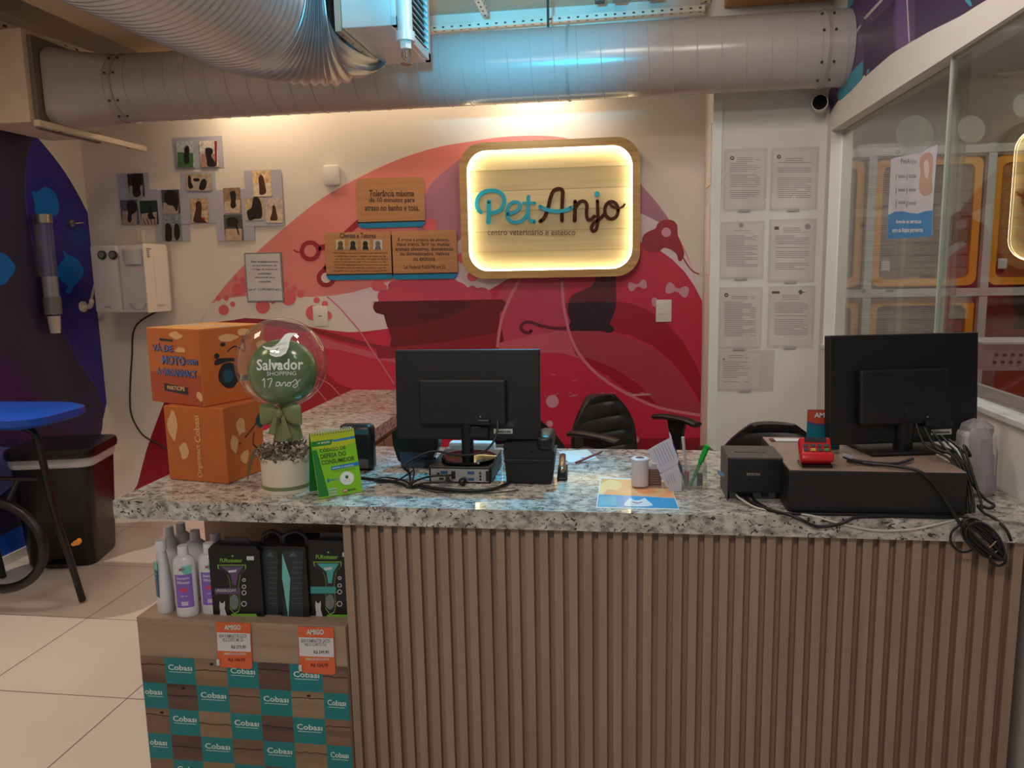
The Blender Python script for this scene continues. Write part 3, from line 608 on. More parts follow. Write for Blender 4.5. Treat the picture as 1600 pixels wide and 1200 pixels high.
# ------------------------------------------------------------------ framed grey notice
t = thing('framed_notice', 'framed white paper notice with printed lines beside the pink mural', 'notice', PY(413, 433, YB))
Y = YB-.012; a = PY(388, 472, YB); b = PY(440, 394, YB)
MB(mat('alu_grey', (140, 140, 142), .4, .3), off=t.location).b2((a.x, Y, a.z), (b.x, YB-.001, b.z), .001).out('frame', t)
MB(mat('notice_paper', (206, 204, 206), .6), off=t.location).b2((a.x+.008, Y-.001, a.z+.008), (b.x-.008, Y+.001, b.z-.008)).out('paper', t)
d = Dec(lambda x, y: PY(x, y, Y), (0, -1, 0), t.location, base=.0018)
for k, s_ in enumerate(('Este estabelecimento', 'possui exemplar do', 'Código de Defesa do', 'consumidor', 'disponível para', 'consulta.', '', 'Lei nº 12.291/2010 art.1')):
    if s_: w_ = len(s_)*1.05; d.text(bk, s_, 414-w_, 407+k*6.2, 414+w_, 410.4+k*6.2, .01)
d.out('lettering', t)
# ------------------------------------------------------------------ small white wall fittings
pl = mat('plastic_white', (226, 220, 212), .35)
t = thing('wall_sensor', 'blank white plastic cover high on the wall left of the wooden notices', 'wall cover', PY(519, 275, YB))
a = PY(508, 291, YB); b = PY(531, 258, YB); MB(pl, off=t.location).b2((a.x, YB-.03, a.z), (b.x, YB-.001, b.z), .012).out('cover', t, 40)
t = thing('light_switch', 'white light switch on the red mural near the pillar', 'switch', PY(1037, 486, YB))
a = PY(1024.5, 503, YB); b = PY(1049.5, 468, YB); MB(pl, off=t.location).b2((a.x, YB-.012, a.z), (b.x, YB-.001, b.z), .004).out('plate', t, 40)
a = PY(1030, 490, YB); b = PY(1043, 480, YB); MB(pl, off=t.location).b2((a.x, YB-.016, a.z), (b.x, YB-.010, b.z), .002).out('rocker', t)
t = thing('wall_socket', 'white wall socket plate among the pink bubbles above the balloon', 'socket', PY(501, 494, YB))
a = PY(491, 510, YB); b = PY(512, 478, YB); MB(pl, off=t.location).b2((a.x, YB-.012, a.z), (b.x, YB-.001, b.z), .004).out('plate', t, 40)
MB(mat('slot_grey', (120, 116, 112), .5), off=t.location).box(PY(500, 494, YB-.0125), (.022, .003, .006)).out('slot', t)
# ------------------------------------------------------------------ dog photographs on grey sheets
sheet = mat('sheet_grey', (178, 178, 192), .6)
for i, (x0, y0, x1, y1, rot, lb) in enumerate((
    (273, 212, 347, 265, 1, 'wide grey paper sheet at the top of the photo wall'), (190, 270, 232, 352, 2, 'grey paper sheet at the far left of the photo wall'),
    (217, 296, 245, 352, 3, 'narrow grey sheet behind the picture of a dog on a striped floor'), (245, 296, 292, 378, 4, 'tall grey sheet behind the picture of two black dogs'),
    (287, 268, 336, 320, 5, 'grey sheet behind the landscape picture in the middle'), (284, 300, 342, 350, 6, 'grey sheet below the landscape picture in the middle'),
    (341, 295, 394, 377, 7, 'tall grey sheet right of the middle of the photo wall'), (388, 265, 440, 354, 8, 'grey sheet at the right end of the photo wall'))):
    a = PY(x0, y1, YB); b = PY(x1, y0, YB); yy = YB-.0015-.0009*i
    tag(MB(sheet).b2((a.x, yy-.0005, a.z), (b.x, yy, b.z)).out('paper_sheet'), lb, 'paper', 'grey sheets of the photo wall')
dogk = mat('dog_black', (30, 20, 22), .6); dogb = mat('dog_brown', (74, 40, 28), .6)
sky = (196, 200, 205)
PH = [ # x0,y0,x1,y1, top colour, bottom colour, silhouettes, label
 (277.5, 220, 302, 261, (186, 196, 200), (70, 116, 70), [[(288, 233), (291, 228), (295, 229), (296, 236), (295, 244), (296, 252), (293, 256), (288, 255), (287, 246), (288, 240)]], 'picture of a black dog sitting on green grass'),
 (314, 219, 339, 261, (212, 206, 196), (176, 136, 124), [[(321, 232), (326, 231), (331, 232), (333, 238), (330, 243), (334, 250), (338, 259), (325, 260), (323, 250), (321, 240)]], 'picture of a black dog beside a red post'),
 (202, 271, 223, 308, (60, 56, 58), (168, 160, 160), [[(206, 274), (212, 271), (219, 274), (220, 286), (219, 296), (220, 304), (214, 308), (208, 305), (207, 292), (206, 283)]], 'picture of a dark dog seen from the front, leftmost in the upper row'),
 (191, 312, 214, 351, (90, 92, 104), (172, 150, 142), [[(199, 316), (206, 313), (213, 318), (213, 330), (206, 336), (206, 344), (202, 348), (199, 342), (200, 332), (198, 322)]], 'picture of a dark dog on pink floor at the far left bottom'),
 (221, 313, 245, 351, (44, 60, 54), (186, 160, 150), [[(233, 323), (236, 324), (238, 332), (241, 339), (244, 341), (240, 342), (233, 342), (231, 337), (233, 330)]], 'picture of a small black dog on a striped floor'),
 (255, 296, 279, 334, (70, 74, 92), (176, 160, 152), [[(258, 300), (268, 297), (277, 303), (279, 318), (276, 331), (271, 322), (262, 320), (257, 312)]], 'picture of a big dark dog lying down'),
 (256, 336, 281, 377, (136, 146, 160), (160, 150, 146), [[(259, 350), (264, 349), (268, 355), (269, 366), (268, 376), (259, 376), (258, 362)], [(273, 351), (278, 350), (281, 358), (281, 370), (276, 376), (272, 366)]], 'picture of two black dogs side by side'),
 (292, 271, 330, 298, (180, 162, 140), (186, 168, 152), [[(294, 275), (298, 276), (299, 285), (302, 292), (297, 295), (294, 290)], [(314, 283), (319, 279), (323, 283), (322, 292), (318, 297), (311, 295)], [(302, 279), (311, 279), (311, 283), (304, 283)]], 'landscape picture of several dogs in a shop'),
 (300, 309, 324, 348, (190, 160, 124), (206, 180, 152), [[(306, 317), (311, 314), (315, 319), (315, 330), (315, 340), (322, 346), (322, 348), (303, 347), (304, 336), (306, 326)]], 'picture of a long brown dog with a red cushion'),
 (351, 293, 375, 333, (150, 120, 90), (196, 176, 154), [[(359, 301), (366, 298), (369, 305), (368, 315), (369, 322), (364, 326), (360, 322), (361, 312)]], 'picture of a black dog on a beige floor in front of shelves'),
 (352, 335, 378, 376, (76, 84, 72), (190, 164, 138), [[(355, 341), (368, 340), (373, 346), (371, 352), (374, 366), (372, 366), (368, 355), (356, 354)]], 'picture of a dog lying under a green bench'),
 (396, 266, 423, 307, (220, 186, 140), (226, 206, 178), [[(404, 278), (408, 273), (412, 278), (414, 288), (416, 298), (414, 303), (406, 304), (405, 292)]], 'picture of a brown dog sitting by an orange wall'),
 (384, 309, 410, 344, (196, 170, 130), (190, 176, 160), [[(396, 309), (404, 309), (409, 322), (409, 340), (399, 342), (389, 344), (386, 330), (393, 324)]], 'picture of a dark dog covering most of the frame, beside the right end'),
 (416, 309, 441, 348, (200, 180, 170), (220, 196, 166), [[(426, 322), (430, 322), (432, 332), (434, 343), (428, 345), (422, 343), (425, 332)]], 'picture of a small brown dog at the right end bottom'),
]
for i, (x0, y0, x1, y1, ct, cb, shp, lb) in enumerate(PH):
    d = Dec(lambda x, y: PY(x, y, YB-.0105), (0, -1, 0), base=0, step=.0002)
    a = PY(x0, y1, YB-.0105); b = PY(x1, y0, YB-.0105); d.mb.use(mat(f'photo_top{i}', ct, .3, var=.35, scale=60)).b2((a.x, YB-.0105, a.z), (b.x, YB-.010, b.z))
    d.l = .0003; ym = y0+(y1-y0)*.5; d.poly(mat(f'photo_low{i}', cb, .3, var=.15, scale=60), [(x0, ym+random.uniform(-3, 3)), (x1, ym+random.uniform(-3, 3)), (x1, y1), (x0, y1)])
    if i == 1: d.poly(mat('photo_red', (130, 40, 44)), [(335, 220), (339, 220), (339, 258), (336, 255)])
    if i == 8: d.poly(mat('photo_red2', (190, 50, 60)), [(312, 340), (320, 339), (321, 344), (314, 346)])
    if i == 4:
        for k in range(4): d.poly(mat('photo_stripe', (120, 96, 92)), [(222+k*6, 341), (224+k*6, 341), (229+k*5, 351), (226+k*5, 351)])
    for s_ in shp: d.poly(dogb if i in (8, 11, 13) else dogk, s_, True, 3)
    tag(d.out('dog_photo'), lb, 'photo', 'dog photos pinned on the wall')
# ------------------------------------------------------------------ documents on the pillar
slv = glass('plastic_sleeve', (.99, .985, .98), .12, 1.4, .02, .05, (214, 208, 210)); dp_ = mat('document_paper', (238, 228, 226), .6); tx = mat('document_ink', (172, 164, 167), .7); tx2 = mat('document_dark', (80, 78, 82), .7)
DOC = [(1129, 231, 1199, 331, 'top left document on the pillar in a plastic sleeve, with a round seal'), (1202, 229, 1280, 330, 'top right document on the pillar in a plastic sleeve, with a tab below'),
 (1123, 345, 1195, 437, 'middle left document on the pillar, with a centred crest and painted crease glints'), (1199, 341, 1276, 442, 'middle right document on the pillar, with two emblems at the top'),
 (1120, 448, 1192, 546, 'lower left document on the pillar, with one seal at its top left'), (1198, 446, 1274, 544, 'lower right document on the pillar, with a dark stamp in its top left corner'), (1120, 547, 1210, 611, 'lowest document on the pillar, lying sideways in its sleeve')]
for i, (x0, y0, x1, y1, lb) in enumerate(DOC):
    c = PY((x0+x1)/2, (y0+y1)/2, YP-.001); t = thing('framed_document', lb, 'document', c, 0, 'documents on the pillar')
    a = PY(x0, y1, YP); b = PY(x1, y0, YP)
    MB(dp_, off=t.location).b2((a.x+.012, YP-.0015, a.z+.012), (b.x-(.012 if i < 6 else .07), YP-.0005, b.z-.014)).out('paper', t)
    MB(slv, off=t.location).b2((a.x, YP-.0045, a.z), (b.x, YP-.003, b.z)).out('sleeve', t)
    d = Dec(lambda x, y: PY(x, y, YP-.0017), (0, -1, 0), t.location, base=.0002, step=.00002)
    rr = random.Random(i); w_ = x1-x0 if i < 6 else 60
    for k in range(22 if i < 6 else 14):
        y = y0+15+k*(y1-y0-34)/22 if i < 6 else y0+8+k*3.4
        if rr.random() < .15: continue
        if k < 3: h = w_*.18; cx = x0+w_*.5
        else: h = w_*rr.choice([.34, .30, .2, .34]); cx = x0+w_*.16+h
        d.rect(tx, cx-h, y, cx+h, y+1.0)
        if rr.random() < .3: d.rect(tx, x0+w_*.72, y, x0+w_*.84, y+.9)
    if i in (0, 1, 4): d.disc(tx2, x0+15, y0+(16 if i != 4 else 13), 3.3); d.disc(dp_, x0+15, y0+(16 if i != 4 else 13), 1.2)
    if i == 2: d.disc(tx, x0+35, y0+7, 3.6)
    if i == 3: d.rect(tx2, x0+11, y0+13, x0+18, y0+18); d.disc(tx, x0+63, y0+13, 4.6)
    if i == 5: d.rect(tx2, x0+8, y0+9, x0+20, y0+13); d.poly(tx2, [(1247, 456), (1251, 452), (1254, 456), (1262, 456.5), (1254, 457.5), (1251, 461)])
    if i == 6: d.disc(tx2, 1131, 561, 1.3)
    d.out('lettering', t)
    if i in (0, 1, 2):
        d2 = Dec(lambda x, y: PY(x, y, YP-.0047), (0, -1, 0), t.location, base=.0002, step=.00002); gm = mat('glint_paint', (236, 232, 228), .15)  # pale strokes paint the glints along the sleeve's creases
        for q in {0: [[(1130, 277), (1134, 268), (1138, 264)], [(1132, 288), (1135, 280)], [(1184, 322), (1190, 312), (1194, 318)], [(1196, 310), (1198, 318)]], 1: [[(1235, 317), (1240, 306), (1244, 316)], [(1206, 320), (1212, 328)]], 2: [[(1155, 366), (1165, 362), (1178, 364), (1190, 372)], [(1176, 372), (1186, 374)]]}[i]: d2.stroke(gm, q, 1.3, taper=True)
        d2.out('crease_glint', t)
    MB(mat('tab_grey', (176, 170, 172), .4), off=t.location).box(((a.x+b.x)/2, YP-.005, a.z+.002), (.06, .002, .012)).out('sleeve_tab', t)
# two documents on the pillar's narrow side
t = tag(MB(dp_).b2((XP-.004, 4.10, 1.90), (XP-.001, 4.30, 2.20)).out('framed_document'), 'upper document seen edge-on on the narrow side of the pillar', 'document')
t = tag(MB(dp_).b2((XP-.004, 4.10, 1.45), (XP-.001, 4.30, 1.80)).out('framed_document'), 'lower document seen edge-on on the narrow side of the pillar', 'document')
# ------------------------------------------------------------------ reception counter
ZT = .897; ZU = .847; YF = 1.85; YSL = 1.865
gr = granite('granite')
t = thing('granite_worktop', 'L-shaped speckled grey granite worktop of the reception counter', 'worktop', (-.2, 2.19, ZU))
MB(gr, off=t.location).prism([(-1.365, YF, ZU), (.997, YF, ZU), (.997, 2.525, ZU), (-.937, 2.525, ZU), (-.937, 3.768, ZU), (-1.365, 3.768, ZU)], (0, 0, ZT-ZU)).out('slab', t)
g = PZ(640, 767, ZT)
MB(mat('grommet', (196, 190, 176), .4), off=t.location).lathe([(.018, 0), (.030, 0), (.031, .003), (.027, .004), (.018, .002)], (g.x, g.y, ZT+.0003), 24).out('cable_grommet', t, 40)
ow = wood('oak_slat', (138, 116, 99), (155, 133, 115), .55, 'Z', 1.0); ow2 = wood('oak_panel', (138, 116, 99), (155, 133, 115), .55, 'Z', .8)
t = thing('reception_counter', 'slatted oak front of the reception counter below the granite', 'counter', (.11, 2.15, 0))
x0, x1 = -.722, .948
mb = MB(ow2, off=t.location).b2((x0, YSL+.018, 0), (x1, YSL+.034, ZU-.001)); mb.out('back_board', t)
MB(ow, off=t.location).b2((x0, YSL+.035, 0), (x0+.018, 2.45, ZU-.001)).out('side_panel', t)
MB(ow, off=t.location).b2((x1-.018, YSL+.035, 0), (x1, 2.45, ZU-.001)).out('side_panel', t)
MB(ow2, off=t.location).b2((x0+.018, 2.43, .12), (x1-.018, 2.448, ZU-.001)).out('rear_board', t)
mb = MB(ow, off=t.location); x = x0; pitch = .03725
while x < x1-.01:
    mb.b2((x, YSL, 0), (min(x+.0215, x1), YSL+.0178, ZU-.001), .0008); x += pitch
mb.out('slatted_front', t)
t = thing('storage_cabinet', 'brown wooden cabinet under the rear arm of the granite worktop', 'cabinet', (-1.12, 3.1, 0))
cw = wood('brown_cab', (150, 112, 84), (168, 130, 98), .55, 'Z', .7)
MB(cw, off=t.location).b2((-1.33, 2.56, 0), (-.965, 3.74, ZU-.001)).out('body', t)
for k in range(3): MB(cw, off=t.location).b2((-.964, 2.58+k*.39, .06), (-.948, 2.95+k*.39, ZU-.03), .002).out('door', t)
# display niche at the left end
ZS = .563
t = thing('display_shelf', 'oak display shelf at the left end of the counter, open at its side', 'shelf', (-1.02, 2.03, 0))
on = wood('oak_shelf', (144, 122, 102), (160, 138, 118), .55, 'X', .8)
MB(on, off=t.location).b2((-1.328, YF, ZS-.02), (-.724, 2.24, ZS), .001).out('shelf_board', t)
MB(on, off=t.location).b2((-1.328, YF+.001, 0), (-.724, YF+.019, ZS-.02)).out('front_board', t)
MB(on, off=t.location).b2((-1.328, YF+.019, 0), (-1.310, 2.24, ZS-.02)).out('side_board', t)
MB(on, off=t.location).b2((-1.310, 2.222, 0), (-.724, 2.24, ZS-.02)).out('rear_board', t)
MB(on, off=t.location).b2((-1.325, 2.222, ZS), (-.724, 2.24, ZU-.001)).out('niche_back', t)
# checkered wrap
tq = mat('wrap_teal', (0, 118, 124), .5, var=.03); wr = [wood(f'wrap_wood{k}', a, b, .6, 'X', .6) for k, (a, b) in enumerate((((88, 66, 54), (132, 106, 86)), ((110, 88, 66), (150, 126, 98)), ((64, 44, 40), (104, 80, 68))))]
cr = mat('wrap_dark', (34, 22, 18), .8); ww = mat('wrap_letter', (196, 214, 210), .5)
cx = [PY(v, 1047, YF).x for v in (219, 258.5, 305.5, 355, 403.5, 453, 503.5, 551)]; cx[0] = -1.327; cx[-1] = -.7245
rz_ = [PY(258, v, YF).z for v in (1027, 1066, 1106.5, 1146, 1185)]; dz = (rz_[0]-rz_[4])/4; rz_ = [rz_[0]-dz*k for k in range(9)]
mb = MB(); Yw = YF-.0015
for r in range(8):
    for c in range(7):
        teal = (c+r) % 2 == 1
        mb.use(tq if teal else wr[(r*3+c*5) % 3]).b2((cx[c], Yw, rz_[r+1]), (cx[c+1], YF-.0002, rz_[r]))
        if teal:
            xw = cx[c+1]-cx[c]; wfull = .072
            if c == 0: mb.use(ww).text('obası', (cx[c]+.004, Yw-.0003, rz_[r]-.036), (1, 0, 0), (0, 0, 1), .052, .017, .02)
            else: mb.use(ww).text('Cobası', (cx[c]+.010, Yw-.0003, rz_[r]-.036), (1, 0, 0), (0, 0, 1), xw-.019, .017, .02)
            mb.b2((cx[c]+.012, Yw-.0004, rz_[r]-.042), (cx[c+1]-.012, Yw-.0001, rz_[r]-.0405))
        else:
            zz = rz_[r]-.018-.02*random.random(); n = 6; xs = [cx[c]+(cx[c+1]-cx[c])*k/n for k in range(n+1)]; hh = [random.uniform(-.002, .002) for _ in xs]
            mb.use(cr).flat([(xs[k], Yw-.0003, zz+hh[k]) for k in range(n+1)]+[(xs[k], Yw-.0003, zz+hh[k]-.0022) for k in range(n, -1, -1)])
            if random.random() < .3: mb.flat([(cx[c]+.05+.006*math.cos(a), Yw-.0003, rz_[r]-.012+.004*math.sin(a)) for a in [k*.7 for k in range(9)]])
tag(mb.out('checkered_wrap'), 'teal and wood-print checkered wrap on the cabinet below the display shelf', 'wrap')
# price tags
og = mat('tag_orange', (208, 94, 54), .5); tw = mat('tag_white', (206, 204, 206), .5); tr_ = mat('tag_red', (120, 40, 24), .6); tk = mat('tag_ink', (60, 56, 60), .6)
def ptag(x0, y0, x1, y1, l1, l2, pr, p2, label, zoff):
    Y = YF-.004-zoff; F = lambda x, y: PY(x, y, Y); c = F((x0+x1)/2, (y0+y1)/2); t = thing('price_tag', label, 'price tag', c)
    U = lambda u, v: (x0+(x1-x0)*u+v*3.5, y0+(y1-y0)*v+u*2)
    pts = [F(*U(0, 0)), F(*U(1, 0)), F(*U(1, .96)), F(*U(.9, 1)), F(*U(.08, .97)), F(*U(0, .9))]
    MB(og, off=t.location).prism(pts, (0, .001, 0)).out('card', t)
    d = Dec(F, (0, -1, 0), t.location, base=.0004, step=.0001)
    d.poly(tw, [U(.02, .22), U(.98, .22), U(.98, .62), U(.02, .62)])
    def tx_(m_, s_, u0, v0, u1, v1, b=.01): a = U(u0, v0); b_ = U(u1, v1); d.text(m_, s_, a[0], a[1], b_[0], b_[1], b)
    tx_(ww, 'AMIGO', .25, .05, .72, .15, .03); tx_(tk, l1, .08, .26, .88, .32); tx_(tk, l2, .18, .345, .78, .40); tx_(tk, pr, .42, .49, .84, .56, .03)
    tx_(ww, 'OFERTA EXCLUSIVA', .18, .655, .84, .69); tx_(tr_, p2, .32, .77, .80, .84, .04)
    d.out('lettering', t); q = F(*U(.04, .86)); MB(mat('clear_clip', (190, 196, 196), .2), off=t.location).box(q+V3((0, -.004, 0)), (.009, .006, .018), .002).out('clip', t)
ptag(337, 972, 391, 1044, 'NEW FURMINATOR GATOS', 'PELO CURTO MD GD', 'R$ 273,90', 'R$ 136,95', 'left orange price tag hanging from the display shelf', 0)
ptag(465, 979, 521, 1053, 'NEW FURMINATOR GATOS', 'PELO CURTO PQ', 'R$ 249,90', 'R$ 124,95', 'right orange price tag hanging from the display shelf', 0)
# ------------------------------------------------------------------ shampoo bottles
bw = mat('bottle_white', (206, 206, 212), .3); bcap = mat('bottle_cap', (214, 214, 220), .35)
def shell(mb, prof, c, a0, a1, sx, sy, add=.0006, n=10):
    vs = []; fs = []
    for r, z in prof:
        for k in range(n+1): a = a0+(a1-a0)*k/n; vs.append((c[0]+(r+add)*math.cos(a)*sx, c[1]+(r+add)*math.sin(a)*sy, c[2]+z))
    for i in range(len(prof)-1):
        for k in range(n): fs.append((i*(n+1)+k, i*(n+1)+k+1, (i+1)*(n+1)+k+1, (i+1)*(n+1)+k))
    mb._add(vs, fs)
BP = [(.0, 0), (.0285, 0), (.0300, .005), (.0300, .080), (.0298, .150), (.0275, .163), (.020, .171), (.0145, .1735)]
BC_ = [(.0, 0), (.030, 0), (.0315, .006), (.0305, .05), (.027, .10), (.0215, .145), (.0165, .168), (.0145, .1735)]
def rad(z):
    for (r0, z0), (r1, z1) in zip(BP[1:], BP[2:]):
        if z0 <= z <= z1: return r0+(r1-r0)*(z-z0)/(z1-z0)
    return .03
def bottle(x, y, label, rz, lab=None, sc=1.0, slim=False):
    t = thing('shampoo_bottle', label, 'bottle', (x, y, ZS+.0005), rz, 'shampoo bottles on the display shelf'); t.scale = (sc, sc, sc)
    MB(bw).lathe(BC_ if slim else BP, n=36, sx=1, sy=.72).out('body', t, 50)
    MB(bcap).lathe([(.0, .2005), (.0130, .2005), (.0138, .198), (.0146, .173), (.0, .173)], n=24).out('cap', t, 40)
    if lab:
        mb = MB(); prof = [(rad(z), z) for z in (.028, .05, .075, .10, .128)]
        a0, a1 = -PI/2-.85, -PI/2+.85
        shell(mb.use(mat('label_'+lab[0], lab[1], .4)), prof, (0, 0, 0), a0, a1, 1, .72, .0006)
        shell(mb.use(mat('label_mint', (110, 190, 180), .4)), [(rad(z), z) for z in (.124, .132, .148)], (0, 0, 0), -PI/2-.05, a1, 1, .72, .0009)
        shell(mb.use(bw), [(rad(z), z) for z in (.1235, .130)], (0, 0, 0), a0, -PI/2+.1, 1, .72, .001)
        shell(mb.use(mat('label_pink', (196, 70, 110), .4)), [(rad(z), z) for z in (.074, .085)], (0, 0, 0), -PI/2-.35, -PI/2+.35, 1, .72, .0009)
        shell(mb.use(mat('label_pale', (196, 180, 214), .4)), [(rad(z), z) for z in (.034, .046)], (0, 0, 0), -PI/2-.3, -PI/2+.3, 1, .72, .0009)
        yy = -.0225
        def cyl(s_, z, w_, h_, mt):
            n0 = len(mb.bm.verts); mb.use(mt).text(s_, (-w_/2, 0, z), (1, 0, 0), (0, 0, 1), w_, h_, .02); mb.bm.verts.ensure_lookup_table()
            for v in mb.bm.verts[n0:]:
                r = rad(v.co.z)+.0014; v.co.y = -.72*math.sqrt(max(1e-6, r*r-v.co.x**2))
        cyl('Shampoo', .108, .034, .009, bw); cyl('Filhotes', .097, .032, .008, bw); cyl('500 ml', .060, .018, .004, bw)
        cyl('MW', .134, .016, .009, mat('label_mw', (150, 30, 60), .4))
        mb.out('label', t)
    return t
def SP(x, y): p = PZ(x, y, ZS); return p.x, p.y
p = SP(289, 963); bottle(p[0]+.002, p[1]+.014, 'white shampoo bottle with full purple label, second from the left in the front row', .25, ('purple', (128, 96, 184)))
p = SP(322, 965); bottle(p[0], p[1]+.040, 'white shampoo bottle with purple label half hidden, touching the black brush boxes', .35, ('purple', (128, 96, 184)))
p = SP(254, 957); bottle(p[0], p[1]+.02, 'white shampoo bottle turned away with a dark teal label, at the left end', -.95, ('deepteal', (20, 90, 120)), 1.02, True)
def SC(x, y): p = PZ(x, y, ZS+.2); return p.x, p.y
bottle(*SC(263, 823), 'plain white shampoo bottle behind the teal labelled one', .1, None, 1, True)
bottle(*SC(304, 829), 'plain white shampoo bottle behind the left purple labelled one', .2)
bottle(*SC(336, 833), 'plain white shampoo bottle behind the right purple labelled one', .1)
bottle(*SC(281, 817), 'rearmost plain white shampoo bottle on the shelf', .1)
# ------------------------------------------------------------------ boxed pet brushes
bx = mat('pack_black', (16, 16, 20), .3, var=.15); gn = mat('pack_green', (110, 170, 60), .4); gl = mat('pack_lime', (140, 190, 70), .5); gw = mat('pack_white', (190, 196, 200), .4); pc = mat('pack_clear', (40, 40, 46), .15)
def pack(x0, y0, x1, y1, Y, tone, label, word):
    F = lambda x, y: PY(x, y, Y); a = F(x0, y1); b = F(x1, y0); a.z = ZS+.0005; t = thing('brush_box', label, 'box', ((a.x+b.x)/2, Y+.02, ZS), 0, 'boxed pet brushes on the display shelf')
    h = b.z; w_ = b.x-a.x
    MB(bx, off=t.location).prism([(a.x, Y, a.z), (b.x, Y, a.z), (b.x, Y, h-.03), (b.x-.012, Y, h-.018), (a.x+.012, Y, h-.018), (a.x, Y, h-.03)], (0, .04, 0)).out('carton', t)
    MB(pc, off=t.location).prism([(a.x+w_*.25, Y+.016, h-.0185), (a.x+w_*.78, Y+.016, h-.0185), (a.x+w_*.72, Y+.016, h), (a.x+w_*.28, Y+.016, h)], (0, .004, 0)).out('hang_tab', t)
    d = Dec(F, (0, -1, 0), t.location, base=.0005, step=.00012); X = lambda u, v: (x0+(x1-x0)*u, y0+(y1-y0)*v)
    def T(m_, s_, u0, v0, u1, v1, bo=.02): p_ = X(u0, v0); q_ = X(u1, v1); d.text(m_, s_, p_[0], p_[1], q_[0], q_[1], bo)
    T(gn, 'FURminator', .14, .23, .64, .28, .03); d.disc(gn, *X(.42, .2), 1.6)
    out = [X(.08, .31), X(.72, .31), X(.72, .36), X(.60, .43), (X(.58, .5)), X(.55, .62), X(.60, .8), X(.56, .9), X(.46, .93), X(.36, .86), X(.36, .7), X(.36, .52), X(.30, .43), X(.10, .36)]
    d.poly(gl, out); c0 = (sum(p[0] for p in out)/len(out), sum(p[1] for p in out)/len(out)); d.poly(pc, [(c0[0]+(p[0]-c0[0])*.94, c0[1]+(p[1]-c0[1])*.97) for p in out])
    d.poly(mat('tool_'+word, tone, .4), [X(.16, .33), X(.66, .33), X(.54, .43), X(.50, .56), X(.42, .56), X(.38, .43)]); d.poly(gw, [X(.32, .38), X(.52, .37), X(.5, .4), X(.34, .41)])
    d.disc(mat('tool_grey', (110, 116, 116), .4), *X(.46, .78), 7, 12)
    d.poly(mat('band_'+word, tuple(int(v*.9) for v in tone), .4), [X(.02, .60), X(.60, .60), X(.60, .68), X(.02, .68)])
    if word == 'plum': T(gw, 'UNDERCOAT', .05, .615, .5, .65)
    for k, v in enumerate((.5, .585, .66, .80)): d.disc(gw, *X(.68, v), 2.8+.5*k); d.disc(bx, *X(.68, v), 1.6+.5*k)
    d.poly(gw, [X(.74, .20), X(.9, .20), X(.9, .25), X(.74, .25)])
    d.poly(gn, [X(.40, .925), X(.95, .925), X(1, .995), X(.34, .995)])
    cat = [X(.14, .76), X(.17, .79), X(.22, .79), X(.25, .76), X(.26, .82), X(.25, .86), X(.29, .93), X(.30, .98), X(.14, .98), X(.15, .9), X(.13, .83)]
    d.poly(gw, cat); d.out('print', t)
def spine(x0, x1, y0, y1, Y, tone, label):
    F = lambda x, y: PY(x, y, Y); a = F(x0, y1); b = F(x1, y0); a.z = ZS+.0005; t = thing('brush_box', label, 'box', ((a.x+b.x)/2, Y+.05, ZS), 0, 'boxed pet brushes on the display shelf')
    MB(bx, off=t.location).prism([(a.x, Y, a.z), (b.x, Y, a.z), (b.x, Y, b.z-.03), (a.x, Y, b.z-.03)], (0, .11, 0)).out('carton', t)
    MB(pc, off=t.location).tube([(a.x+.008, Y+.03, b.z-.031), (a.x+.012, Y+.03, b.z-.01), ((a.x+b.x)/2, Y+.035, b.z), (b.x-.012, Y+.03, b.z-.01), (b.x-.008, Y+.03, b.z-.031)], .007).out('clear_top', t, 60)
    d = Dec(F, (0, -1, 0), t.location, base=.0005, step=.00012); w_ = x1-x0
    d.poly(mat('side_panel', (38, 50, 54), .4), [(x0+2, y0+24), (x0+w_/2, y0+20), (x1-2, y0+24), (x1-4, (y0+y1)/2), (x1-2, y1-3), (x0+3, y1-3), (x0+5, (y0+y1)/2)]); d.poly(mat('side_ink', (70, 90, 92), .5), [(x0+w_*.5, y0+24), (x0+w_*.7, y0+32), (x0+w_*.3, y0+32)])
    d.poly(mat('side_'+('mint' if tone[1] > 120 else 'plum'), tone, .4), [(x0+1, y0+26), (x0+w_*.38, (y0+y1)/2), (x0+w_*.3, y1-3), (x0+1, (y0+y1)/2)])
    for k in range(9): d.rect(mat('side_ink', (70, 90, 92), .5), x0+w_*.45, y0+40+k*8, x1-3, y0+41.2+k*8)
    d.out('print', t)
pack(334, 844, 404, 968, 1.885, (92, 74, 110), 'leftmost black brush box facing forward with a plum coloured tool', 'plum')
spine(407, 437, 838, 968, 1.90, (48, 40, 60), 'left one of the two black brush boxes turned edge-on')
spine(440, 476, 838, 969, 1.895, (110, 186, 184), 'right one of the two black brush boxes turned edge-on, with mint flank')
pack(484, 836, 553, 970, 1.905, (70, 160, 160), 'rightmost black brush box with a mint green tool, against the slatted front', 'mint')
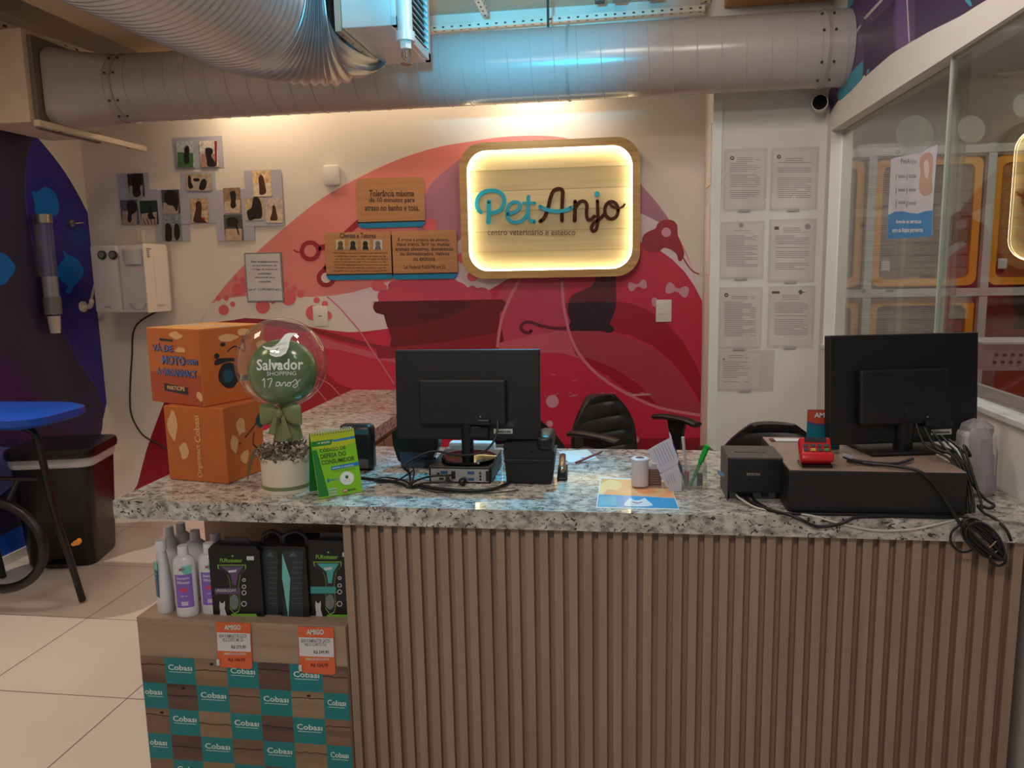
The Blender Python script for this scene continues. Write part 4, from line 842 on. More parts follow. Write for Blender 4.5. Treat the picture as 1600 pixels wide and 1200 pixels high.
# ------------------------------------------------------------------ orange cardboard boxes
oc = mat('carton_orange', (186, 98, 42), .55, var=.05); oc2 = mat('carton_deep', (168, 70, 38), .55, var=.06); cl = mat('carton_cloud', (216, 168, 116), .6); otp = mat('carton_top', (236, 170, 96), .5); bkk = mat('print_dark', (30, 34, 40), .5); btx = mat('print_blue', (86, 110, 176), .5); tp = mat('clear_tape', (236, 200, 150), .15)
def carton(corner, z, ang, wl, wr_, h, label, kind):
    # corner = nearest vertical edge; left face runs along L, right face along R
    L = V3((-math.cos(ang), math.sin(ang), 0)); R = V3((math.sin(ang), math.cos(ang), 0)); t = thing('cardboard_box', label, 'box', (corner[0], corner[1], z), 0, 'orange boxes on the worktop')
    O = V3((0, 0, 0)); T = Matrix.Identity(4)
    for i in range(3): T[i][0] = -L[i]; T[i][1] = R[i]; T[i][2] = (0, 0, 1)[i]
    MB(oc).box((-wl/2, wr_/2, h/2), (wl, wr_, h), .003, T).out('carton', t)
    # left face art: u from 0 (far left) to 1 (corner), v up
    F = lambda u, v: L*(wl*(1-u))-R*.0008+V3((0, 0, v*h)); G = lambda u, v: R*(wr_*u)-L*.0008+V3((0, 0, v*h))
    dl = Dec(F, -R, base=0, step=.0001); dr = Dec(G, -L, base=0, step=.0001)
    def blob(d, x, y, r, ry, k=9, seed=1):
        rr = random.Random(seed); d.poly(cl, [(x+r*math.cos(2*PI*i/k)*rr.uniform(.7, 1.2), y+ry*math.sin(2*PI*i/k)*rr.uniform(.7, 1.2)) for i in range(k)], True, 3)
    if kind == 'top':
        dl.poly(oc2, [(0.01, .01), (.99, .01), (.99, .42), (.6, .38), (.3, .45), (.01, .40)], False)
        blob(dl, .58, .92, .12, .05, seed=2); blob(dl, .66, .73, .10, .04, seed=3); blob(dl, .95, .14, .06, .06, seed=4)
        for s_, u0, u1, v0, v1, m_ in (('VÁ DE', .10, .50, .70, .80, btx), ('MOTO', .28, .72, .53, .64, btx), ('com', .74, .95, .55, .61, btx), ('A ORGANNACT', .16, .92, .38, .47, btx)):
            a = F(u0, v0); b = F(u1, v0); c_ = F(u0, v1); dl.mb.use(bkk).text(s_, a-R*.0004+V3((0, 0, -.002)), b-a, c_-a, (b-a).length+.004, (c_-a).length+.003, .035); dl.mb.use(m_).text(s_, a-R*.0008, b-a, c_-a, (b-a).length, (c_-a).length, .02)
        dl.poly(bkk, [(.26, .84), (.52, .83), (.52, .86), (.26, .87)]); dl.poly(bkk, [(.28, .17), (.74, .14), (.74, .24), (.28, .27)])
        a = F(.34, .19); dl.mb.use(cl).text('PARTICIPE', a-R*.001, F(1, 0)-F(0, 0), (0, 0, 1), wl*.34, h*.055, .03)
        blob(dr, .42, .86, .16, .05, seed=6); blob(dr, .66, .92, .12, .05, seed=7); blob(dr, .95, .72, .1, .07, seed=8)
        dr.poly(bkk, [(.26, .44), (.32, .52), (.44, .53), (.52, .46), (.54, .36), (.72, .34), (.90, .42), (.90, .32), (.70, .26), (.54, .27), (.46, .20), (.36, .20), (.27, .28), (.24, .36)], True, 3)
        dr.poly(bkk, [(.22, .52), (.40, .55), (.50, .54), (.50, .58), (.36, .60), (.24, .60), (.20, .56)], True, 3); dr.disc(bkk, .24, .64, .04, .035); dr.disc(mat('moto_teal', (20, 70, 84)), .38, .36, .08, .09); dr.disc(bkk, .34, .78, .04, .025)
        dr.stroke(bkk, [(.40, .68), (.52, .74), (.66, .66)], .014); dr.stroke(bkk, [(.64, .86), (.66, .78), (.68, .68)], .012)
        MB(otp).box((-wl/2, wr_/2, h+.0006), (wl*.99, wr_*.99, .0012), 0, T).out('top_flap', t); MB(tp).box((-wl/2, wr_/2, h+.0016), (wl*.99, .045, .0006), 0, T).out('tape', t)
    else:
        blob(dl, .14, .72, .08, .20, seed=5); blob(dl, .30, .40, .09, .13, seed=9)
        for s_, v0, ln in (('Organnact', .06, .44), ('Cobası', .53, .36)):
            a = F(.60, v0); dl.mb.use(cl).text(s_, a-R*.0006, (0, 0, 1), F(0, 0)-F(1, 0), h*ln, wl*.10, .02)
        blob(dr, .40, .70, .12, .12, seed=11); blob(dr, .22, .50, .10, .12, seed=12); blob(dr, .46, .28, .12, .10, seed=13)
        dr.poly(mat('moto_teal', (20, 70, 84)), [(.80, .72), (.92, .82), (.99, .86), (.99, .62), (.88, .62)], True, 3); dr.stroke(bkk, [(.50, .54), (.64, .60), (.78, .66), (.90, .74)], .02); dr.stroke(bkk, [(.74, .56), (.70, .42), (.80, .34)], .02); dr.disc(bkk, .62, .22, .04, .025); dr.disc(bkk, .36, .48, .02, .012)
    dl.out('side_print', t); dr.out('side_print', t); return t
carton((-1.122, 2.025), ZT+.0005, .19, .212, .175, .2235, 'lower orange cardboard box on the worktop with vertical white lettering', 'low')
carton((-1.186, 2.036), ZT+.2245, .42, .245, .235, .224, 'upper orange cardboard box with a scooter print, stacked on the lower one', 'top')
# ------------------------------------------------------------------ balloon in a flower pot
bc = V3((PY(448, 740, 1.995).x, 1.995, ZT)); BR = .124; BC = PY(440, 567, 1.995)
t = thing('balloon_centrepiece', 'cream flower pot holding a clear balloon with a green one inside', 'balloon', bc)
cb = glass('balloon_clear', (.97, .98, .97), .03, 1.4, .03, .04, (200, 205, 205))
MB(cb, off=bc).ell(BC, (BR, BR, BR), 48).out('outer_balloon', t, 60)
MB(mat('balloon_green', (84, 112, 66), .18, var=.02), off=bc).ell(BC+V3((.002, 0, -.026)), (.094, .094, .092), 40).out('inner_balloon', t, 60)
# print on the clear balloon, following its surface
def sph(x, y):
    r = ray(x, y).normalized(); o_ = V3((0, 0, H)); oc_ = o_-BC; b_ = oc_.dot(r); disc = b_*b_-(oc_.length_squared-(BR+.0006)**2)
    return o_+r*(-b_-math.sqrt(max(disc, 0)))
def G(x, y): return (220+x/3.75, 480+y/3.75)
bwm = mat('balloon_print', (224, 228, 226), .5)
d = Dec(lambda x, y: sph(*G(x, y)), (0, 0, 0), bc)
d.poly(bwm, [(712, 226), (735, 233), (765, 236), (785, 226), (810, 205), (828, 180), (845, 160), (868, 150), (890, 150), (922, 152), (900, 160), (880, 178), (872, 200), (866, 235), (850, 270), (822, 287), (790, 292), (765, 284), (750, 270), (770, 268), (795, 255), (812, 232), (795, 244), (765, 252), (735, 246), (718, 236)])
d.l = 0
def stext(s_, x0, y0, x1, y1, bo):
    vs, fs = text_geo(s_, bo); a0 = min(v.x for v in vs); a1 = max(v.x for v in vs); b0 = min(v.y for v in vs); b1 = max(v.y for v in vs)
    d.mb.use(bwm)._add([sph(*G(x0+(x1-x0)*(v.x-a0)/(a1-a0), y1-(y1-y0)*(v.y-b0)/(b1-b0)-.02*(x0+(x1-x0)*(v.x-a0)/(a1-a0)-x0))) for v in vs], fs)
stext('Salvador', 678, 305, 952, 372, .02); stext('SHOPPING', 738, 378, 910, 402, .0)
for st in ([(712, 430), (724, 420), (724, 470)], [(742, 424), (768, 420), (752, 470)], [(812, 440), (796, 440), (794, 462), (812, 456), (814, 440), (822, 462), (834, 444), (846, 440), (850, 462), (866, 440), (858, 456), (870, 464), (878, 446), (864, 440), (884, 440), (906, 424), (914, 436), (918, 456), (904, 470), (892, 462), (910, 448), (934, 424)]): d.stroke(bwm, st, 5)
d.out('balloon_print', t)
rib = mat('ribbon_olive', (112, 122, 80), .45); bx_ = BC.x+.006
zb = BC.z-BR+.006
MB(rib, off=bc).lathe([(.012, -.012), (.020, 0), (.034, .012), (.0, .012)], (bx_, 1.995, zb-.004), 20).lathe([(.040, -.095), (.034, -.06), (.022, -.02), (.016, -.006)], (bx_, 1.995, zb), 20).out('gathered_fabric', t, 60)
for s_ in (-1, 1):
    mb = MB(rib, off=bc); vs = []; fs = []; n = 10
    for i in range(n+1):
        u = i/n; w_ = .010+.026*math.sin(PI*min(1, u*.62+.1)); 
        for k in range(13): a = 2*PI*k/12; vs.append((bx_+s_*(.008+.052*u), 1.955+.012*math.cos(a)*math.sin(PI*(.15+.8*u)), zb-.014-.006*u+w_*math.sin(a)*.85+.002*math.sin(6*a)))
    for i in range(n):
        for k in range(12): fs.append((i*13+k, i*13+k+1, (i+1)*13+k+1, (i+1)*13+k))
    mb._add(vs, fs); mb.out('bow_loop', t, 80)
MB(rib, off=bc).ell((bx_, 1.945, zb-.014), (.012, .010, .014), 14).out('bow_knot', t, 60)
mb = MB(rib, off=bc)
for s_, ln in ((-1, .05), (1, .06)): mb.prism([(bx_+s_*.004, 1.944, zb-.02), (bx_+s_*.014, 1.944, zb-.018), (bx_+s_*.034, 1.94, zb-.02-ln), (bx_+s_*.016, 1.94, zb-.024-ln)], (0, .001, 0))
mb.out('bow_tail', t)
PR = .068; ph = .098
pot = mat('pot_cream', (214, 204, 184), .5)
MB(pot, off=bc).lathe([(0, 0.0005), (PR*.99, .0005), (PR, .003), (PR, ph), (PR-.004, ph), (PR-.004, ph-.02), (0, ph-.02)], bc, 48).out('pot', t, 40)
MB(rib, off=bc).lathe([(PR+.0008, .012), (PR+.001, .022)], bc, 48).out('pot_band', t, 40)
df = [mat('dried_grey', (128, 116, 104), .8), mat('dried_pale', (168, 156, 138), .8), mat('dried_brown', (84, 70, 58), .8)]
mb = MB(*df, off=bc); rr = random.Random(3)
for k in range(420):
    a = rr.uniform(0, 2*PI); q = math.sqrt(rr.random())*(PR+.012); zz = ph+rr.uniform(-.012, .045)*(1-.35*(q/PR)**2)
    c_ = V3((bc.x+q*math.cos(a)*1.02, bc.y+q*math.sin(a), ZT+zz)); e = V3((rr.uniform(-1, 1), rr.uniform(-1, 1), rr.uniform(-.4, 1)))*.010; mb.i = rr.randrange(3)
    mb.tube([c_, c_+e*.6+V3((rr.uniform(-.003, .003), 0, .002)), c_+e], .0016+.0012*rr.random(), n=4, sm=False)
tag(mb.out('dried_flowers', t), kind='stuff')
MB(mat('dried_leaf', (96, 78, 56), .7), off=bc).prism([V3((bc.x-.058, 1.945, ZT+.13)), V3((bc.x-.070, 1.94, ZT+.12)), V3((bc.x-.084, 1.935, ZT+.08)), V3((bc.x-.086, 1.93, ZT+.035)), V3((bc.x-.078, 1.93, ZT+.06)), V3((bc.x-.070, 1.935, ZT+.09))], (0, .0012, 0)).tube([(bc.x-.05, 1.93, ZT+.115), (bc.x-.01, 1.92, ZT+.13), (bc.x+.03, 1.925, ZT+.145)], .002).out('dried_leaf', t)
# ------------------------------------------------------------------ green consumer code booklet on an easel
B0 = PZ(499, 780, ZT+.0015); B1 = PZ(567, 768, ZT+.0015)
t = thing('desk_booklet', 'lime green spiral-topped booklet standing open like a tent beside the balloon pot', 'booklet', B0)
U = (B1-B0); WB = U.length; U.normalize(); Nn = V3((U.y, -U.x, 0)); Vv = (V3((0, 0, 1))-Nn*.20+U*(-.03)).normalized(); HB = .178
Nf = U.cross(Vv).normalized()
lime = mat('booklet_lime', (122, 190, 34), .35, coat=.2); lime2 = mat('booklet_yellow', (170, 186, 40), .4); dg = mat('booklet_green', (30, 120, 44), .4); bl2 = mat('booklet_blue', (20, 120, 180), .4); ink = mat('booklet_ink', (50, 74, 34), .5)
F = lambda u, v: B0+U*(WB*u)+Vv*(HB*(1-v))
MB(lime, off=B0).prism([F(0, 0), F(1, 0), F(1, 1), F(0, 1)], -Nf*.004).out('cover', t)
bk_ = -Nn*.085
MB(dg, off=B0).prism([F(0, 0)-Nf*.005, F(1, 0)-Nf*.005, B1+bk_, B0+bk_], -Nf*.0-Nn*.0015).out('rear_leg', t)
d = Dec(F, Nf, B0, base=.0004, step=.00012)
def bt_(m_, s_, u0, v0, u1, v1, bo=.01): a = F(u0, v1); b = F(u1, v1); c_ = F(u0, v0); d.mb.use(m_).text(s_, a+Nf*d.l, b-a, c_-a, (b-a).length, (c_-a).length, bo)
d.poly(lime2, [(0, 0), (1, 0), (1, .22), (.5, .30), (0, .22)]); d.poly(dg, [(0, .13), (.5, .13), (.43, .21), (0, .21)]); d.poly(bl2, [(.48, .145), (1, .125), (1, .16), (.5, .175)])
bt_(bwm, '14ª EDIÇÃO', .14, .145, .42, .185); d.poly(dg, [(0, .26), (.10, .26), (.22, .97), (0, .97)])
bt_(ink, 'CÓDIGO DE', .16, .24, .75, .31, .02); bt_(ink, 'DEFESA DO', .16, .335, .74, .405, .02); bt_(ink, 'CONSUMIDOR', .16, .43, .92, .50, .02)
d.poly(bl2, [(.36, .545), (1, .53), (1, .585), (.36, .60)]); bt_(bwm, 'DIGITAL E ACESSÍVEL', .39, .555, .88, .582, .01); bt_(ink, 'CONTEÚDO ATUALIZADO', .40, .615, .9, .63)
d.disc(bwm, .68, .755, .165, .105); d.disc(lime, .68, .755, .15, .095); d.disc(bwm, .68, .755, .145, .091); d.disc(dg, .68, .735, .04, .028); bt_(ink, 'EDIÇÃO ESPECIAL', .58, .775, .78, .79); bt_(ink, 'DO CIDADÃO', .61, .80, .75, .815)
d.disc(bl2, .26, .745, .035, .024); bt_(bl2, 'PROCON', .32, .73, .46, .76)
for v in (.865, .91, .95): d.poly(mat('booklet_grey', (150, 190, 150), .4), [(.22, v), (.42, v), (.42, v+.03), (.22, v+.03)])
d.poly(mat('booklet_red', (190, 40, 60), .4), [(.55, .92), (.64, .91), (.64, .96), (.55, .965)]); bt_(bwm, 'M', .565, .92, .625, .955, .02); bt_(ink, 'MAISAL', .66, .925, .86, .955, .02)
d.out('cover_print', t)
mb = MB(mat('spiral_white', (210, 214, 214), .3), off=B0)
pts = []
for k in range(18*10+1):
    a = 2*PI*k/10; pts.append(F(.03+.94*k/180, 0)+Vv*(.005*math.cos(a)-.001)-Nf*(.003)+Nf*.0058*math.sin(a))
mb.tube(pts, .0009, n=5, sm=False).out('spiral_binding', t)
mb = MB(ink, off=B0)
for k in range(16): c_ = F(.05+.06*k, .035)+Nf*.0006; mb.flat([c_+U*.0016*math.cos(2*PI*j/8)+Vv*.0018*math.sin(2*PI*j/8) for j in range(8)])
mb.out('punched_holes', t)
# ------------------------------------------------------------------ black devices
blk = mat('plastic_black', (15, 16, 19), .38, var=.1); blk2 = mat('plastic_black_matt', (15, 16, 19), .5, var=.1, bump=.1); gls = mat('glossy_black', (8, 8, 10), .06)
c_ = PZ(556, 737, ZT)
t = thing('black_speaker', 'small black device with rounded shoulder standing behind the green booklet', 'device', (c_.x, c_.y+.03, ZT), .0)
MB(blk).box((0, 0, .072), (.105, .05, .142), .014).out('housing', t, 50); MB(mat('grey_foot', (90, 88, 88), .5)).box((.024, -.0255, .024), (.03, .002, .028)).out('label_plate', t); MB(mat('blue_edge', (50, 90, 110), .3)).box((.0, -.0255, .122), (.09, .002, .014)).out('gloss_strip', t)
def monitor(cx, cy, zb, w_, h, yaw, tilt, base_z, label, based, dx=.0, lab=(.14, .03), lw=.055):
    t = thing('computer_monitor', label, 'monitor', (cx, cy, base_z), yaw)
    zc = zb-base_z+h/2; T = Matrix.Translation((dx, .0, zc)) @ Matrix.Rotation(tilt, 4, 'X')
    MB(blk2).box((0, .012, 0), (w_, .024, h), .004, T).out('rear_shell', t)
    MB(blk).box((0, .026, 0), (w_, .006, h), .002, T).out('bezel', t)
    MB(gls).box((0, .0295, .004), (w_-.03, .002, h-.04), 0, T).out('screen', t)
    bx0 = -.01; bw_ = w_*.60; bh_ = h*.50
    sh = MB(blk2); sh.box((bx0, -.012, -.02), (bw_, .026, bh_), .006, T); p = sh.out('rear_housing', t)
    q = MB(blk2).box((.025, -.004, -.02-bh_/2-.022), (.08, .014, .036), .004, T); q.out('port_recess', t)
    MB(mat('label_sticker', (186, 192, 192), .5)).box((w_*.25, -.0012, -h/2+.026), (lw, .0016, .014), 0, T).out('barcode_sticker', t)
    mb = MB(mat('sticker_ink', (50, 52, 54), .6))
    for k in range(22): mb.box((w_*.25-lw*.4+k*lw*.8/21, -.0022, -h/2+.0245), (.0006+.0008*(k % 3), .0004, .006), 0, T)
    mb.out('barcode', t); MB(mat('spec_sticker', (48, 50, 52), .5)).box((w_*.25+.002, -.0012, -h/2+.046), (.062, .0014, .014), 0, T).out('spec_label', t)
    MB(blk).cone((dx-.0, -.006, .010), (dx-.0, -.010, zc-.035), .018 if based == 'round' else .024, .017 if based == 'round' else .024, n=24).out('stand_neck', t, 40)
    if based == 'round': MB(gls).lathe([(0, 0), (.078, 0), (.082, .004), (.080, .009), (.03, .013), (0, .013)], (dx, .01, .0006), 40).out('stand_foot', t, 40)
    else: MB(blk).b2((dx-.11, -.06, .0006), (dx+.11, .11, .010), .004).out('stand_foot', t)
    # video cable plug
    MB(blk).box((.055, -.022, -h/2+.055), (.036, .026, .016), .003, T).out('cable_plug', t); MB(mat('screw_steel', (170, 170, 170), .3, 1)).ell((.045, -.030, -h/2+.070), (.003, .003, .003), 8, T).out('screw', t)
    return t
ZPC = .946
monitor(-.437, 2.155, 1.010, .424, .262, 0, math.radians(-5), ZPC+.0006, 'black monitor seen from behind, standing on the small computer', 'round')
# small computer
t = thing('mini_computer', 'small desktop computer with rear ports lying flat under the left monitor', 'computer', (-.45, 2.19, ZT+.0005))
MB(blk).b2((-.090, -.105, 0), (.090, .108, .048), .003).out('case', t)
MB(mat('io_plate', (168, 168, 166), .4, .3)).b2((-.084, -.1062, .004), (.084, -.1045, .041)).out('rear_plate', t)
vg = mat('port_blue', (50, 80, 130), .4); pd = mat('port_dark', (30, 30, 32), .5)
for u, v, w_, h, m_ in ((-.045, .031, .02, .009, vg), (.033, .031, .02, .009, vg), (.033, .012, .018, .008, vg), (-.018, .024, .012, .022, pd), (-.053, .012, .014, .006, pd), (-.035, .012, .012, .012, pd), (-.062, .026, .008, .008, pd), (.06, .030, .006, .006, pd), (.06, .021, .006, .006, pd), (.06, .012, .006, .006, pd), (.080, .022, .008, .030, pd)):
    MB(m_).box((u, -.107, v), (w_, .0025, h), .001).out('port', t)
MB(mat('side_vent', (96, 96, 98), .5, .3)).b2((.0905, -.095, .010), (.0915, .09, .038)).out('side_grille', t)
# black support at left of monitor (rear of a tablet/phone stand)
c_ = PZ(655, 757, ZT)
t = thing('phone_stand', 'black wedge-shaped desk phone seen from behind beside the left monitor', 'phone', (c_.x+.0, 2.30, ZT+.0005))
P0 = lambda x, y: PY(x, y, 2.24)-V3(t.location)+V3((0, 0, .0))
MB(blk).prism([P0(612, 675), P0(624, 668), P0(686, 672), P0(684, 700), P0(672, 725), V3((.03, -.06, 0)), V3((-.075, -.06, 0)), P0(622, 720), P0(614, 696)], (0, .05, 0)).out('rear_shell', t)
MB(gls).box((-.02, -.064, .028), (.058, .006, .016), .002).out('cable_recess', t)
MB(mat('stand_blue_gloss', (44, 66, 84), .2)).prism([P0(624, 706)-V3((0, .001, 0)), P0(668, 706)-V3((0, .001, 0)), P0(662, 734)-V3((0, .001, 0)), P0(628, 734)-V3((0, .001, 0))], (0, -.001, 0)).out('gloss_panel', t)
# black telephone right of monitor
t = thing('desk_phone', 'black desk telephone seen from behind, right of the left monitor', 'phone', (-.255, 2.10, ZT+.0005)); P0 = lambda x, y: PY(x, y, 2.088)-V3(t.location)
MB(blk2).prism([P0(786, 697), P0(838, 695), P0(862, 705), P0(867, 706), P0(861, 756), P0(792, 755)], (0, .085, 0)).out('body', t)
MB(blk).box(P0(851, 692)+V3((0, .06, -.003)), (.044, .13, .044), .012).out('handset', t, 50)
MB(blk).b2(P0(788, 722)+V3((0, -.006, 0)), P0(862, 718)+V3((0, .002, 0)), .001).out('ridge', t)
for x in (797, 831): MB(gls).ell(P0(x, 707)+V3((0, 0, 0)), (.004, .002, .004), 10).out('screw_hole', t)
# stapler
brz = mat('bronze', (150, 122, 92), .22, .8)
t = thing('stapler', 'bronze and black stapler lying lengthwise beside the desk telephone', 'stapler', (-.165, 2.2, ZT+.0005), .06)
MB(brz).box((0, .0, .034), (.020, .15, .018), .007, Matrix.Rotation(.06, 4, 'X')).out('upper_arm', t, 50); MB(blk).box((0, 0, .005), (.030, .15, .010), .004).out('base', t); MB(blk).box((0, -.055, .020), (.024, .04, .022), .003).out('jaw', t)
t = thing('paper_sheet', 'white paper sheet with a blue mark behind the stapler', 'paper', (-.13, 2.42, ZT+.0005), .3)
MB(mat('sheet_white', (206, 214, 218), .6)).box((0, 0, .0006), (.10, .15, .001)).out('sheet', t); MB(mat('mark_blue', (30, 80, 150), .5)).ell((.01, -.03, .0014), (.012, .005, .0004), 12).out('blue_mark', t)
t = thing('pen', 'dark red pen leaning on the paper behind the stapler', 'pen', (-.095, 2.36, ZT+.006), .9); MB(mat('pen_maroon', (120, 60, 66), .3)).cone((-.06, 0, 0), (.06, 0, .012), .004, n=10).cone((.06, 0, .012), (.07, 0, .014), .004, .001, n=10).out('barrel', t)
t = thing('paper_roll', 'white paper strip standing behind the left monitor', 'paper', (-.47, 2.345, ZPC-.02)); MB(mat('sheet_white', 0), off=(0, 0, 0)).box((0, .04, .0), (.15, .04, .05), .01).out('roll', t)
t = thing('red_box', 'small red and white box behind the desk telephone', 'box', (-.335, 2.26, ZT+.0005)); MB(mat('sheet_white', 0)).box((0, 0, .03), (.03, .03, .06), .001).out('carton', t); MB(mat('box_red', (186, 30, 44), .4)).box((.006, -.0155, .044), (.018, .002, .03)).out('red_label', t)
# ------------------------------------------------------------------ counter sticker, roll, holder, receipts, pens
t = thing('counter_sticker', 'orange and blue sticker stuck flat on the worktop near its front edge', 'sticker', PZ(996, 772, ZT+.0003))
d = Dec(lambda x, y: PZ(x, y, ZT), (0, 0, 1), t.location, base=.0006, step=.00015)
d.poly(mat('stk_white', (216, 220, 222), .25), [(938, 746), (1045, 750), (1062, 797), (931, 794)])
d.poly(mat('stk_orange', (236, 170, 120), .2), [(940, 748), (1044, 752), (1054, 778), (936, 773)]); d.poly(mat('stk_peach', (246, 206, 150), .2), [(940, 757), (955, 750), (972, 756), (965, 766), (950, 765), (944, 772), (937, 772)], True)
d.poly(mat('stk_blue', (20, 150, 206), .2), [(936, 773), (960, 774), (1000, 776), (1054, 779), (1060, 795), (933, 792)]); d.poly(mat('stk_blue2', (80, 176, 200), .2), [(938, 776), (962, 777), (963, 791), (934, 791)])
d.poly(mat('stk_pale', (206, 220, 226), .2), [(975, 790), (981, 782), (986, 779), (990, 782), (1000, 782), (1007, 779), (1012, 783), (1020, 790), (1010, 792), (985, 792)], True, 3)
d.stroke(mat('stk_red', (190, 60, 60), .3), [(989, 785), (996, 787), (1003, 785)], 1.2); d.out('print', t)
acr = glass('acrylic', (.93, .95, .95), .02, 1.45, .06, .05)
o_ = (.150, 2.085, ZT+.0005)
t = thing('card_holder', 'clear acrylic desk holder with business cards on the worktop', 'holder', o_)
mb = MB(acr); mb.b2((-.105, -.022, .0012), (.085, .052, .004)); mb.b2((-.105, .048, .004), (.085, .051, .05)).b2((-.0305, -.022, .004), (-.0285, .048, .045)).b2((.018, -.022, .004), (.020, .048, .07)).b2((.083, -.022, .004), (.085, .048, .07)).b2((.020, -.022, .004), (.083, -.0205, .07))
mb.out('tray', t); MB(mat('cards_brown', (128, 96, 84), .5), off=(0, 0, 0)).box((-.062, .024, .026), (.055, .03, .042)).out('card_stack', t)
mb = MB(mat('cards_line', (90, 64, 56), .6))
for k in range(5): mb.box((-.062, .0085, .011+k*.007), (.055, .001, .0012))
mb.out('card_edges', t)
p = PZ(1000, 764, ZT)
t = thing('tape_roll', 'upright white roll standing on the orange and blue sticker', 'roll', (p.x, p.y+.022, ZT+.0048)); MB(mat('roll_white', (206, 198, 206), .4)).lathe([(.012, 0), (.0225, 0), (.0235, .004), (.0235, .064), (.0245, .066), (.0245, .076), (.021, .078), (.012, .078), (.012, .0)], n=32).out('roll_body', t, 40)
MB(mat('roll_core', (120, 70, 60), .7)).lathe([(.0115, .06), (.0115, .0785), (.004, .0785), (.004, .06)], n=20).out('core', t)
rc = mat('receipt', (196, 196, 208), .6); ri = mat('receipt_ink', (130, 130, 150), .7)
def K(x, y): return (860+x/5.4536, 600+y/5.4536)
def receipt(pts, Y, label, lines):
    c_ = PY(*K(*pts[0]), Y); t = thing('receipt', label, 'receipt', (c_.x, c_.y, ZT+.002)); q = [PY(*K(*p), Y) for p in pts]
    MB(rc, off=t.location).prism(q, (0, .0008, 0)).out('slip', t)
    d = Dec(lambda x, y: PY(*K(x, y), Y), (0, -1, 0), t.location, base=.0004, step=.00004)
    for l_ in lines: d.stroke(ri, l_, 4, False)
    d.out('print', t)
receipt([(825, 565), (900, 520), (1015, 460), (1010, 400), (1030, 440), (1045, 520), (1095, 640), (1085, 690), (935, 760), (905, 700)], 2.052, 'upper white receipt leaning in the card holder', [[(880+k*22, 555-k*12), (945+k*22, 700-k*12)] for k in range(6)])
receipt([(930, 770), (1088, 690), (1120, 800), (1118, 920), (1060, 950), (985, 870)], 2.046, 'lower white receipt leaning in the card holder', [[(980+k*20, 790-k*10), (1010+k*18, 860-k*8)] for k in range(4)])
def pen(a, b, Y, r, m_, label, cap=None, name='pen'):
    A = PY(*a, Y); B = PY(*b, Y+.015); t = thing(name, label, name.replace('_', ' '), B); mb = MB(m_, off=B).cone(B, A, r*.6, r, n=14); mb.out('barrel', t, 40)
    if cap: D = (A-B).normalized(); L = (A-B).length; MB(cap, off=B).cone(B+D*L*.62, A+D*.002, r*1.12, r*1.2, n=14).out('cap', t, 40)
pen((1048, 690), (1072, 756), 2.075, .0055, mat('pen_grey', (96, 98, 108), .35), 'thick grey marker with a blue end in the acrylic holder', mat('pen_blue', (40, 40, 140), .35), 'marker')
pen((1067, 683), (1074, 757), 2.105, .0045, mat('pen_white', (206, 196, 200), .35), 'slim white pen standing upright in the acrylic holder')
pen((1105, 697), (1079, 759), 2.068, .0065, mat('pen_green', (20, 150, 50), .3), 'bright green pen leaning right in the acrylic holder', mat('pen_green_cap', (24, 170, 56), .25))
p = PZ(1094, 764, ZT); t = thing('eraser', 'small black block standing in the acrylic holder', 'eraser', (p.x, 2.09, ZT+.005)); MB(blk).box((0, 0, .0175), (.015, .012, .034), .002).out('block', t)
p = PZ(1074, 762, ZT); t = thing('glue_stick', 'short red cylinder in the acrylic holder behind the green pen', 'glue stick', (p.x, 2.112, ZT+.005)); MB(mat('stick_red', (170, 50, 60), .4)).cone((0, 0, 0), (0, 0, .034), .007, n=16).out('tube', t, 40)
# ------------------------------------------------------------------ receipt printer
t = thing('receipt_printer', 'black receipt printer on the worktop left of the cash drawer', 'printer', (.345, 1.967, ZT+.0005), 0)
pg = mat('printer_grey', (84, 80, 78), .5); pw_, pdp, phh = .135, .14, .112
MB(blk2).b2((-.067, 0, .022), (.067, pdp, phh), .004).out('housing', t); MB(blk2).b2((-.067, .03, 0), (.067, pdp, .0225), .002).out('foot', t)
MB(pg).b2((-.0675, .004, phh-.0005), (.0675, pdp, phh+.002), .001).out('top_cover', t); MB(gls).b2((-.045, .06, phh+.002), (.035, .066, phh+.003)).out('paper_slot', t)
MB(blk).b2((-.066, -.002, .092), (.066, .001, .1115), .001).out('front_lip', t)
MB(pg).b2((-.0695, .004, .0), (-.0672, pdp, phh), .001).out('side_cover', t)
MB(mat('logo_grey', (150, 150, 150), .4)).text('EPSON', (-.022, -.0006, .068), (1, 0, 0), (0, 0, 1), .032, .0075, .02).out('logo', t)
MB(mat('port_frame', (110, 122, 126), .4, .3)).b2((-.06, .026, .002), (.055, .0295, .02)).out('port_panel', t)
for x_ in (-.045, -.02, .02): MB(pd).b2((x_, .024, .004), (x_+.018, .0265, .017), .001).out('port', t)
MB(mat('film_blue', (110, 150, 180), .2)).prism([(-.076, .03, .055), (-.090, .03, .062), (-.090, .03, .070), (-.072, .03, .060)], (0, .02, 0)).out('loose_film', t)
